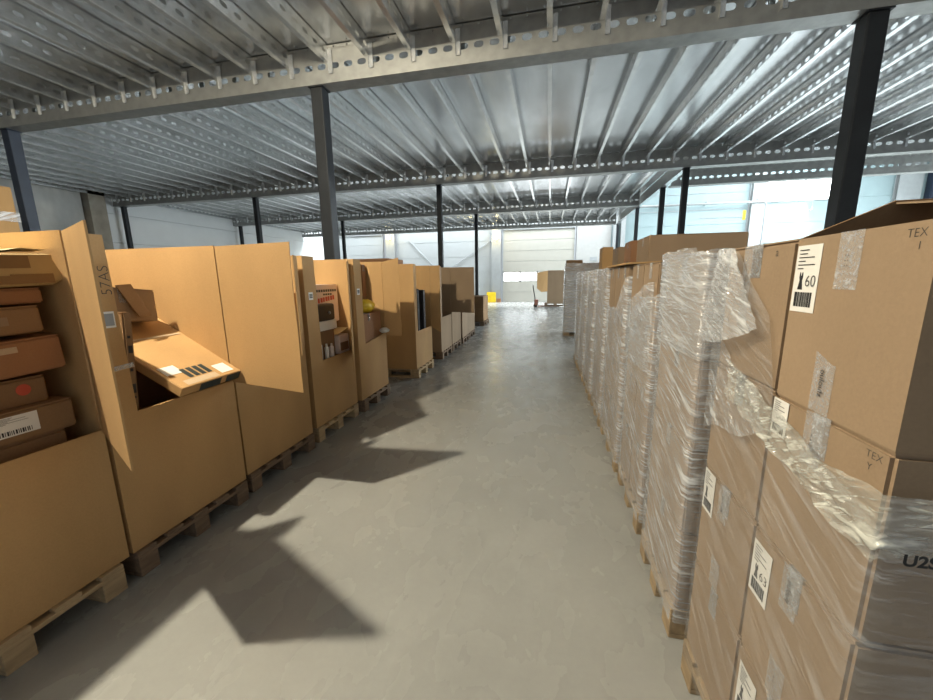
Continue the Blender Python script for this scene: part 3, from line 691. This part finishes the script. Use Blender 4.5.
# ---------------------------------------------------------------- contents of C4
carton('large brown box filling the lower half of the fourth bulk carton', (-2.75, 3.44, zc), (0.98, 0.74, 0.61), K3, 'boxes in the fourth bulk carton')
zq = zc + 0.611
b = carton('brown box carrying the pink printed box in the fourth bulk carton', (-2.50, 3.50, zq), (0.30, 0.60, 0.34), K4, 'boxes in the fourth bulk carton')
b = carton('pink and white printed box on top inside the fourth bulk carton', (-2.455, 3.63, zq + 0.341), (0.30, 0.40, 0.40), PINK, None, tape=None)
bm = bmesh.new()
for i in range(7): box(bm, 0.1505, 0.152, -0.18 + i * 0.045, -0.15 + i * 0.045 + 0.006 * (i % 2), 0.215 + 0.004 * i, 0.262 + 0.004 * i)
local(b, 'red_print', bm, REDP, 'red printed lettering')
bm = bmesh.new()
for i in range(9): box(bm, 0.1505, 0.152, -0.2 + i * 0.042, -0.17 + i * 0.042, 0.325, 0.35)
for i in range(4): box(bm, 0.1505, 0.152, -0.08 + i * 0.042, -0.05 + i * 0.042, 0.29, 0.308)
local(b, 'dark_print', bm, TEAL)
carton('brown box under the white one in the fourth bulk carton', (-2.27, 3.42, zq), (0.06, 0.36, 0.285), K3, 'boxes in the fourth bulk carton', tape=None)
carton('white box under the black appliance in the fourth bulk carton', (-2.25, 3.42, zq + 0.286), (0.10, 0.36, 0.095), PAPER, 'boxes in the fourth bulk carton', tape=None)
t = thing('black_appliance', 'black appliance lying on a white box in front of the pink box', 'appliance', (-2.25, 3.42, zq + 0.382))
obj('appliance_body', bx(-2.30, -2.20, 3.27, 3.58, zq + 0.382, zq + 0.55, bevel=0.02), BLK, t)
bm = bmesh.new(); bmesh.ops.create_uvsphere(bm, u_segments=10, v_segments=6, radius=0.016); bmesh.ops.translate(bm, vec=(-2.198, 3.47, zq + 0.46), verts=bm.verts); obj('knob', bm, STEELP, t, sm=True)
for i, (yy, hh, mm, nm) in enumerate(((3.27, 0.20, PAPER, 'white slim bottle standing at the cut edge, left one'), (3.38, 0.15, PAPER, 'white slim bottle standing at the cut edge, middle one'), (3.47, 0.14, PINK, 'pinkish slim bottle standing at the cut edge, right one'))):
    bm = bmesh.new(); tube(bm, [(-2.205, yy, zq), (-2.205, yy, zq + hh * 0.75), (-2.205, yy, zq + hh * 0.85), (-2.205, yy, zq + hh)], [0.022, 0.022, 0.010, 0.010], 10); tag(obj('bottle', bm, mm, sm=False), nm, 'bottle', 'bottles in the fourth bulk carton')
b = carton('white printed box at the right inside the fourth bulk carton', (-2.265, 3.71, zq), (0.14, 0.20, 0.20), PINK, 'boxes in the fourth bulk carton', tape=None)
bm = bmesh.new(); box(bm, 0.0705, 0.072, -0.085, 0.08, 0.03, 0.12); local(b, 'dark_print', bm, K3)
bm = bmesh.new(); rows = [[V(-2.33 + 0.13 * j / 4, 3.6 + 0.22 * i / 6, zq + 0.215 + 0.018 * noise.noise(V(i, j, 1)) + 0.05 * (i / 6)) for i in range(7)] for j in range(5)]
grid(bm, rows); tag(obj('crumpled_paper', bm, CLOTH), 'crumpled cream paper on the white printed box in the fourth bulk carton', 'paper')
# ---------------------------------------------------------------- contents of C5
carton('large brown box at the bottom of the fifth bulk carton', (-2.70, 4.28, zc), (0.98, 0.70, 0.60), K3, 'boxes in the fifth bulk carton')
zq = zc + 0.601
carton('brown box under the yellow bag in the fifth bulk carton', (-2.36, 4.29, zq), (0.36, 0.68, 0.385), K4, 'boxes in the fifth bulk carton')
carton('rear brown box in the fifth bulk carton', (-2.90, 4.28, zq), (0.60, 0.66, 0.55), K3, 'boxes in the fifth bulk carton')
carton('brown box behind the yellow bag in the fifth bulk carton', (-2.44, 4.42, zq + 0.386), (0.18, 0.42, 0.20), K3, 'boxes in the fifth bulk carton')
b = carton('tall pale brown box standing above the yellow bag', (-2.44, 4.40, zq + 0.587), (0.17, 0.22, 0.42), K, 'boxes in the fifth bulk carton')
b = carton('reddish brown box right of the tall pale one above the yellow bag', (-2.44, 4.57, zq + 0.587), (0.17, 0.11, 0.40), K4, 'boxes in the fifth bulk carton')
bm = bmesh.new(); bmesh.ops.create_icosphere(bm, subdivisions=3, radius=1)
for v in bm.verts:
    v.co = V(v.co.x * 0.08, v.co.y * 0.17, max(-0.95, v.co.z) * 0.085) * (1 + 0.22 * noise.noise(v.co * 2.6))
bmesh.ops.translate(bm, vec=(-2.262, 4.40, zq + 0.468), verts=bm.verts)
tag(obj('plastic_bag', bm, YEL, sm=True), 'crumpled yellow plastic bag on a box in the fifth bulk carton', 'bag')
bm = bmesh.new(); bmesh.ops.create_icosphere(bm, subdivisions=2, radius=1)
for v in bm.verts: v.co = V(v.co.x * 0.06, v.co.y * 0.1, v.co.z * 0.035) * (1 + 0.3 * noise.noise(v.co * 3))
bmesh.ops.translate(bm, vec=(-2.14, 4.64, 0.89), verts=bm.verts)
tag(obj('paper_scrap', bm, PAPER, sm=True), 'white crumpled scrap on the cut edge of the fifth bulk carton', 'scrap')
# ---------------------------------------------------------------- contents of C6
carton('large brown box at the bottom of the sixth bulk carton', (-2.56, 5.92, zc), (0.96, 0.74, 0.52), K3, 'goods in the sixth bulk carton')
for i, (xx, hh, mm, nm) in enumerate(((-2.25, 0.95, K4, 'brown board standing in the sixth bulk carton'), (-2.15, 0.72, BLK, 'black slim case standing in the sixth bulk carton, left one'), (-2.10, 0.70, BLK, 'black slim case standing in the sixth bulk carton, right one'))):
    yy = 5.72 + i * 0.16
    bm = bx(-0.12, 0.06, -0.045, 0.045, 0, hh, bevel=0.012)
    bmesh.ops.translate(bm, vec=(xx, yy, zc + 0.521), verts=bm.verts)
    tag(obj('upright_case' if i else 'upright_board', bm, mm), nm, 'case' if i else 'board', 'goods in the sixth bulk carton')
# boxes showing over the far left row
carton('big brown box in the second row, the lower one behind the seventh bulk carton', (-4.3, 9.0, 0.146), (1.1, 0.9, 0.95), K3, 'boxes of the second left row')
carton('reddish brown box whose top shows above the seventh bulk carton', (-4.3, 9.0, 1.097), (1.1, 0.95, 0.95), K4, 'boxes of the second left row')
pallet('pallet of the second left row behind the seventh bulk carton', -4.9, -3.7, 8.55, 9.45, WOODD, None, detail=False)
# tall stack at far left behind the navy column
pallet('pallet under the tall box stack at the left picture edge', -9.3, -8.1, 3.7, 4.5, WOODD, None, detail=False)
for i, zz in enumerate((0.146, 1.10, 2.06)):
    carton(('lowest', 'middle', 'topmost')[i] + ' brown box of the tall stack at the left picture edge', (-8.67 + 0.02 * i, 4.1, zz), (1.1, 0.78, 0.95), (K2, K2, K)[i], 'tall stack at the left picture edge')
bm = bmesh.new(); rows = []
for z_ in (2.50, 2.53, 2.57, 2.60, 2.64): rows.append([V(x, y, z_ + 0.01 * math.sin(x * 9 + y * 7)) for x, y in ((-9.24, 3.68), (-8.07, 3.68), (-8.07, 4.52), (-9.24, 4.52))])
grid(bm, rows, True); tag(obj('stretch_wrap', bm, FILMW), 'white band of stretch film around the tall stack at the left picture edge', 'wrap')

# ================================================================ RIGHT ROW: wrapped stacks
LASTWRAP = []
def wrap_shell(label, x0, x1, y0, y1, z0, topf, m=FILM, amp=0.006, seed=0, gap=0.008, step=0.035, parent=None):
    """film around a stack; topf(s_y, x) gives the upper edge height"""
    bm = bmesh.new(); pts = []
    X0, X1, Y0, Y1 = x0 - gap, x1 + gap, y0 - gap, y1 + gap; r = 0.02
    def run(a, b):
        n = max(2, int((Vector(b) - Vector(a)).length / step)); return [Vector(a).lerp(Vector(b), i / n) for i in range(n)]
    cor = [(X0, Y1), (X0, Y0), (X1, Y0), (X1, Y1)]
    loop = []
    for i in range(4):
        a, b = Vector((*cor[i], 0)), Vector((*cor[(i + 1) % 4], 0)); d = (b - a).normalized()
        seg = run(a + d * r, b - d * r); nrm = V(d.y, -d.x, 0)
        if nrm.dot((a + b) / 2 - V((X0 + X1) / 2, (Y0 + Y1) / 2, 0)) < 0: nrm = -nrm
        loop += [(p, nrm) for p in seg] + [(b - d * r, nrm)]
    nz = 44
    rows = []
    for j in range(nz + 1):
        row = []
        for p, nrm in loop:
            zt = topf(p.x, p.y); z_ = z0 + (zt - z0) * j / nz
            q = V(p.x * 3 + seed, p.y * 3, z_ * 1.0)
            u = p.y if abs(nrm.x) > .5 else p.x
            d = noise.noise(V(u * 4 + z_ * 3.2 + seed, z_ * 16 - u * 9, seed)) * amp + abs(noise.noise(V(u * 9 + seed, z_ * 5, 3))) * amp * 0.8
            zz = z_ + (noise.noise(V(u * 6, seed, 9)) * 0.02 if j == nz else 0)
            row.append(V(p.x, p.y, zz) + nrm * max(-gap * 0.5, d))
        rows.append(row)
    grid(bm, rows, True)
    if parent is not None: return obj('outer_layer', bm, m, parent, sm=True)
    o = tag(obj('stretch_wrap', bm, m, sm=True), label, 'wrap', 'stretch film of the right row'); LASTWRAP.append(o); return o
def stack(ordn, x0, x1, y0, y1, heights, cols=2, mats=(K2,), detail=True, z0=0.146, film_=FILM, top=None, amp=0.006, labels=True, pal=WOODR, depthcols=2, jit=0.006, wrapbot=0.085, film_top=None, xoff=None, skipwrap=False):
    rnd = random.Random(hash(ordn) % 1000 if False else sum(map(ord, ordn)))
    pallet('pallet under the %s' % ordn, x0 - 0.006, x1 + 0.04, y0 - 0.0, y1 + 0.0, pal, 'pallets of the right row', detail)
    z = z0; out = {}
    LN = ('bottom', 'second', 'third', 'fourth', 'fifth')
    dy = (y1 - y0) / cols
    for li, h in enumerate(heights):
        xo = xoff[li] if xoff else 0.0
        for c in range(cols):
            for dcol in range(depthcols):
                dx = (x1 - x0 - xo) / depthcols
                side = '' if cols == 1 else (('nearer ', 'farther ')[c] if cols == 2 else ('nearest ', 'middle ', 'farthest ')[c])
                lab = '%s%s layer box%s in the %s' % (side, LN[li], ' at the back' if dcol else ' facing the aisle', ordn)
                j = rnd.uniform(0, jit)
                b = carton(lab, (x0 + xo + dx * (dcol + 0.5) + (j if dcol == 0 else 0), y0 + dy * (c + 0.5), z), (dx - 0.004 - jit, dy - 0.004, h - 0.001), mats[(li + c) % len(mats)], 'boxes of the right-hand wrapped stacks')
                out[(li, c, dcol)] = b
        z += h
    zt = top if top else z
    if not skipwrap:
        tf = film_top if film_top else (lambda x, y: zt + 0.004)
        wrap_shell('stretch film around the %s' % ordn, x0, x1, y0, y1, wrapbot, tf, film_, amp, seed=sum(map(ord, ordn)) % 17)
    return out
XR = 0.56
# --- stack 1, nearest the camera
S1 = 'nearest right-hand stack'
def s1_top(x, y):
    if x < XR + 0.1:
        P = ((0.70, 1.15), (0.91, 1.18), (1.04, 1.24), (1.10, 1.43), (1.31, 1.62), (1.5, 1.625))
        for (a, za), (b, zb) in zip(P, P[1:]):
            if a <= y <= b: return za + (zb - za) * (y - a) / (b - a)
        return 1.15 if y < 0.9 else 1.62
    if y > 1.38: return 1.62
    return 1.15 + min(1, (x - XR) / 1.1) * 0.2
o1 = stack(S1, XR, XR + 1.14, 0.71, 1.40, (0.371, 0.371, 0.371), mats=(K2, K2), film_top=s1_top, amp=0.004, jit=0.0, film_=FILM1)
zt = 0.146 + 3 * 0.371
bA = thing('open_carton', 'near top carton with raised lid flaps, dress label 60 and marker letters', 'box', (XR + 0.285, 0.881, zt), 'boxes of the right-hand wrapped stacks')
link('carton_body', carton_mesh(0.565, 0.336, 0.37, K2, True), bA)
bm = bmesh.new()   # lid flaps standing up
X0, X1, Y0, Y1, ZT = XR + 0.003, XR + 0.567, 0.715, 1.047, zt + 0.371
slab(bm, [(X0, Y1, ZT), (X1, Y1, ZT), (X1, Y1 - 0.02, ZT + 0.075), (X0 + 0.155, Y1 - 0.02, ZT + 0.072)], 0.004)
fl = obj('lid_flap', bm, K3, bA); fl['label'] = 'raised long lid flap'
bm = bmesh.new(); slab(bm, [(X1, Y0, ZT), (X1, Y1, ZT), (X1 + 0.03, Y1 - 0.01, ZT + 0.075), (X1 + 0.03, Y0 + 0.01, ZT + 0.075)], 0.004); obj('lid_flap', bm, K3, bA)
bm = bmesh.new(); slab(bm, [(X0 + 0.155, Y1 - 0.022, ZT + 0.068), (X1, Y1 - 0.022, ZT + 0.070), (X1, Y0 + 0.16, ZT + 0.05), (X0 + 0.20, Y0 + 0.14, ZT + 0.045)], 0.004); obj('lid_flap', bm, K2, bA)
FX = XR + 0.0025
shipping_label((FX, 1.003, zt + 0.28), (0, -1, 0), (0, 0, 1), 0.082, 0.148, bA, number='60')
writing('marker_writing', 'TEX', 0.020, (FX - 0.0004, 0.752, zt + 0.352), (0, -1, 0), (0, 0, 1), INKG, bA, bold=-0.0002)
writing('marker_writing', '1', 0.018, (FX - 0.0004, 0.744, zt + 0.332), (0, -1, 0), (0, 0, 1), INKG, bA)
def front_tape(x, y, za, zb, parent, wd=0.06, marks='', zig=False):
    bm = bmesh.new(); nz_ = 6; rows = []
    for j in range(nz_ + 1):
        z_ = za + (zb - za) * j / nz_
        rows.append([V(x - 0.0015 - 0.001 * noise.noise(V(i, j, y * 9)), y - wd / 2 + wd * i / 5 + (0.02 * (1 if i > 2 else -1) * 0 ), z_ + (0.025 * (5 - i) / 5 * (-1 if zig else 0) if j == nz_ else 0)) for i in range(6)])
    grid(bm, rows); tp = obj('tape', bm, TAPEC, parent); tp['label'] = 'clear parcel tape'
    if marks: writing('tape_print', marks, 0.02, (x - 0.0035, y, (za + zb) / 2), (0, 0, -1), (0, -1, 0), INK, tp)
front_tape(FX, 0.885, zt + 0.26, zt + 0.371, bA, marks=': : :')
front_tape(FX, 0.90, zt + 0.002, zt + 0.13, bA, marks='ouloulz', zig=True)
bB = carton('far top carton beside the label 60 carton, partly under film', (XR + 0.285, 1.224, zt), (0.565, 0.34, 0.372), K2, 'boxes of the right-hand wrapped stacks')
front_tape(FX, 1.27, zt + 0.12, zt + 0.372, bB, wd=0.05, marks='outlet - -')
writing('marker_writing', 'a', 0.03, (FX - 0.0004, 1.13, zt + 0.345), (0, -1, 0), (0, 0, 1), INKG, bB)
for i, yy in enumerate((0.881, 1.224)):
    carton(('nearer', 'farther')[i] + ' top layer box at the back in the ' + S1, (XR + 0.855, yy, zt), (0.565, 0.336, 0.37), K2, 'boxes of the right-hand wrapped stacks')
bC = o1[(2, 0, 0)]
writing('marker_writing', 'TEX', 0.020, (XR + 0.0016, 0.748, zt - 0.024), (0, -1, 0), (0, 0, 1), INKG, bC, bold=-0.0002)
writing('marker_writing', 'Y', 0.018, (XR + 0.0016, 0.754, zt - 0.046), (0, -1, 0), (0, 0, 1), INKG, bC)
front_tape(XR + 0.002, 0.90, zt - 0.12, zt - 0.002, bC, marks='- - :')
shipping_label((XR + 0.001, 1.02, zt - 0.055), (0, -1, 0), (0, 0, 1), 0.06, 0.09, bC, dress=False)
shipping_label((XR + 0.001, 1.005, zt - 0.48), (0, -1, 0), (0, 0, 1), 0.082, 0.15, o1[(1, 0, 0)], number='63')
shipping_label((XR + 0.001, 1.345, zt - 0.45), (0, -1, 0), (0, 0, 1), 0.08, 0.15, o1[(1, 1, 0)])
shipping_label((XR + 0.001, 0.99, zt - 0.86), (0, -1, 0), (0, 0, 1), 0.085, 0.15, o1[(0, 0, 0)])
for (li, c_, yy) in ((1, 0, 0.89), (1, 1, 1.24)):
    front_tape(XR + 0.001, yy, zt - 0.371 - 0.12, zt - 0.371 - 0.002, o1[(li, c_, 0)], marks='ouloulz')
    front_tape(XR + 0.001, yy, zt - 0.742 + 0.005, zt - 0.742 + 0.11, o1[(li, c_, 0)], marks='- - -')
# printed letters under the film rim on the near face
# bunched film hanging round the near corner
def sheet(name, label, fpos, nu, nv, amp, m, seed, cat='wrap'):
    bm = bmesh.new(); rows = []
    for j in range(nv + 1):
        row = []
        for i in range(nu + 1):
            u, v = i / nu, j / nv
            p, n_ = fpos(u, v)
            d = amp * (noise.noise(V(u * 13 + seed, v * 3.5 + u * 5, seed)) + 0.55 * noise.noise(V(u * 31 - v * 6, v * 11, seed + 4)) + 0.3 * noise.noise(V(u * 60, v * 22, seed + 8)))
            row.append(p + n_ * (d + amp * 1.1))
        rows.append(row)
    grid(bm, rows); return tag(obj(name, bm, m, sm=True), label, cat)
def bunch(u, v):
    L1 = 0.56; s = u * (L1 + 0.75)
    if s < L1: y = 1.25 - s; p = V(XR - 0.012, y, 0); n_ = V(-1, 0, 0); k = s / L1
    else: p = V(XR - 0.012 + (s - L1), 0.69, 0); n_ = V(0, -1, 0); k = 1
    if abs(s - L1) < 0.06: n_ = V(-1, -1, 0).normalized(); 
    lo = 1.185 - 0.115 * k + (0.015 if s > L1 else 0); hi = (1.30 - 0.11 * min(1, k * 1.35) if s < L1 else 1.195 + (s - L1) * 0.03)
    lo += 0.012 * noise.noise(V(u * 9, 0, 5)); hi += 0.01 * noise.noise(V(u * 11, 2, 5))
    return V(p.x, p.y, lo + (hi - lo) * v), n_
bw = sheet('stretch_wrap', 'loose bunched film sagging round the near corner of the nearest stack', bunch, 130, 34, 0.012, FILMB, 2)
writing('printed_letters', 'U2SU', 0.028, (XR + 0.034, 0.661, 1.099), (1, 0, 0), (0, 0, 1), INK, bw, bold=0.001)
def tail(u, v):
    L = lambda a, b, t: a + (b - a) * t
    y = L(L(1.505, 1.40, v), L(1.12, 1.30, v), u); z_ = L(L(1.335, 1.632, v), L(1.41, 1.628, v), u) - 0.03 * math.sin(u * math.pi) * (1 - v)
    return V(XR - 0.016 - 0.02 * math.sin(u * math.pi) * (1 - v), y, z_), V(-1, 0.2, 0).normalized()
def crumple(u, v):
    y = 1.405 - (0.30 + 0.06 * (1 - v)) * u; z_ = 1.02 + 0.13 * u + (0.34 - 0.25 * u) * v + 0.015 * math.sin(u * 7)
    return V(XR - 0.011, y, z_), V(-1, 0, 0)
sheet('stretch_wrap', 'crumpled band of film on the far upper half of the nearest stack', crumple, 60, 50, 0.006, FILMC, 11)
sheet('stretch_wrap', 'crumpled loose film tail over the far top corner of the nearest stack', tail, 60, 60, 0.009, FILMW, 5)
# --- stack 2
S2 = 'second right-hand stack'
stack(S2, XR - 0.01, XR + 1.12, 1.53, 2.07, (0.365, 0.365, 0.365, 0.385), cols=1, mats=(K2,), film_=FILM, amp=0.005)
wrap_shell('second, whiter film layer round the top box of the second wrapped stack', XR - 0.012, XR + 1.12, 1.53, 2.05, 1.24, lambda x, y: 1.655 - 0.02 * (y < 1.6), FILM2, 0.004, 4, gap=0.014, step=0.025, parent=LASTWRAP[-1])
# --- stack 3
S3 = 'third right-hand stack'
stack(S3, XR, XR + 1.12, 2.22, 2.88, (0.37, 0.37, 0.37, 0.37), cols=2, mats=(K2, K2), film_=FILM, amp=0.005, film_top=lambda x, y: 1.45 - 0.25 * max(0, (y - 2.3)) if x < XR + 0.2 else 1.5)
wrap_shell('twisted film layer on the third wrapped stack', XR, XR + 1.12, 2.30, 2.88, 1.0, lambda x, y: 1.52 - 0.25 * (y - 2.3), FILM2, 0.005, 9, gap=0.014, step=0.03, parent=LASTWRAP[-1])
# --- stack 4
S4 = 'fourth right-hand stack'
stack(S4, XR - 0.01, XR + 1.12, 2.98, 3.84, (0.37, 0.37, 0.37, 0.37), cols=3, mats=(K2,), film_=FILMW, amp=0.006, film_top=lambda x, y: (1.55 - 0.26 * min(1, max(0, y - 2.98) / 0.35)) if x < XR + 0.2 else 1.4)
b = thing('cardboard_sheet', 'loose cardboard strip lying aslant on the fourth stack of the right row', 'sheet', (0.7, 3.3, 1.64))
bm = bmesh.new(); slab(bm, [(XR - 0.03, 2.95, 1.635), (XR - 0.02, 3.95, 1.635), (XR + 0.55, 3.95, 1.64), (XR + 0.55, 2.95, 1.655)], 0.012, V(0, 0, 1)); obj('board', bm, K, b)
# --- stacks 5..8
names = ['fifth right-hand stack', 'sixth right-hand stack', 'seventh right-hand stack', 'eighth right-hand stack']
for i, (a, b_) in enumerate(((3.95, 4.72), (4.82, 5.6), (5.72, 6.5), (6.62, 7.4))):
    xx = XR - 0.02 - 0.016 * i
    stack(names[i], xx, xx + 1.12, a, b_, (0.37, 0.37, 0.37, 0.37), cols=2, mats=(K2, K2), film_=FILMW, amp=0.007, detail=False)
# --- last stack, slightly forward
S9 = 'last right-hand stack, standing alone'
stack(S9, 0.40, 1.5, 10.4, 11.15, (0.44, 0.44, 0.44, 0.44), cols=1, mats=(K2, K2), film_=FILM, amp=0.008, detail=False)
wrap_shell('second film layer round the lone ninth stack', 0.40, 1.5, 10.4, 11.15, 0.09, lambda x, y: 1.7, FILM, 0.008, 12, gap=0.02, parent=LASTWRAP[-1])
# boxes lying on top of the row
tz = 0.146 + 4 * 0.37 + 0.006
carton('long wide carton lying on top of the fifth stack', (1.38, 4.42, tz + 0.0), (0.86, 0.56, 0.315), K2, 'boxes lying on top of the right row')
b = carton('carton lying on top of the sixth stack, with a dark hand hole', (1.30, 5.45, tz), (0.62, 0.44, 0.36), K4, 'boxes lying on top of the right row')
bm = bmesh.new(); box(bm, -0.311, -0.309, -0.05, 0.05, 0.05, 0.11); local(b, 'hand_hole', bm, BLK, 'dark hand hole')
carton('smaller carton lying on top of the seventh stack', (1.19, 6.1, tz), (0.5, 0.5, 0.33), K2, 'boxes lying on top of the right row')
carton('slim upright carton on top of the eighth stack', (0.93, 7.0, tz), (0.17, 0.4, 0.40), K, 'boxes lying on top of the right row')
carton('flat carton on top of the lone ninth stack', (0.62, 10.75, 0.146 + 4 * 0.44 + 0.002), (0.4, 0.6, 0.08), K3, 'boxes lying on top of the right row')

# ================================================================ FAR END: carton on a pallet truck
pallet('pallet on the truck forks at the far end of the aisle', -0.25, 0.85, 20.0, 20.9, WOODD, None, detail=False).location.z = 0.09
t = bulk_carton('tall bulk carton with one flap out, on the pallet truck at the far end', 20.0, 20.85, 0.84, -0.12, 1.9, 1.85, 0.10, None, m=K2, z0=0.236, lab=False, group=None)
bm = bmesh.new(); slab(bm, [(-0.12, 20.0, 0.85), (-0.12, 20.0, 1.89), (-0.64, 19.85, 1.80), (-0.64, 19.85, 1.0), (-0.42, 19.9, 0.82)], 0.012); obj('side_flap', bm, K, t)
t = thing('pallet_truck', 'hand pallet truck with upright handle at the far end of the aisle', 'pallet truck', (-0.8, 20.3, 0))
bm = bmesh.new()
for yy in (20.25, 20.65): box(bm, -0.6, 0.5, yy - 0.07, yy + 0.07, 0.05, 0.088)
obj('forks', bm, REDPAINT, t)
obj('body', bx(-0.78, -0.58, 20.15, 20.75, 0.12, 0.42, bevel=0.03), REDPAINT, t)
for yy in (20.32, 20.56):
    bm = bmesh.new(); tube(bm, [(-0.72, yy - 0.03, 0.1), (-0.72, yy + 0.03, 0.1)], 0.1, 16); obj('wheel', bm, BLK, t)
bm = bmesh.new(); tube(bm, [(-0.74, 20.45, 0.4), (-0.86, 20.45, 1.1)], 0.025); obj('shaft', bm, BLK, t)
bm = bmesh.new(); tube(bm, [(-0.86, 20.28, 1.12), (-0.87, 20.45, 1.18), (-0.86, 20.62, 1.12)], 0.02); tube(bm, [(-0.86, 20.28, 1.12), (-0.86, 20.45, 1.06), (-0.86, 20.62, 1.12)], 0.018); obj('handle', bm, BLK, t)
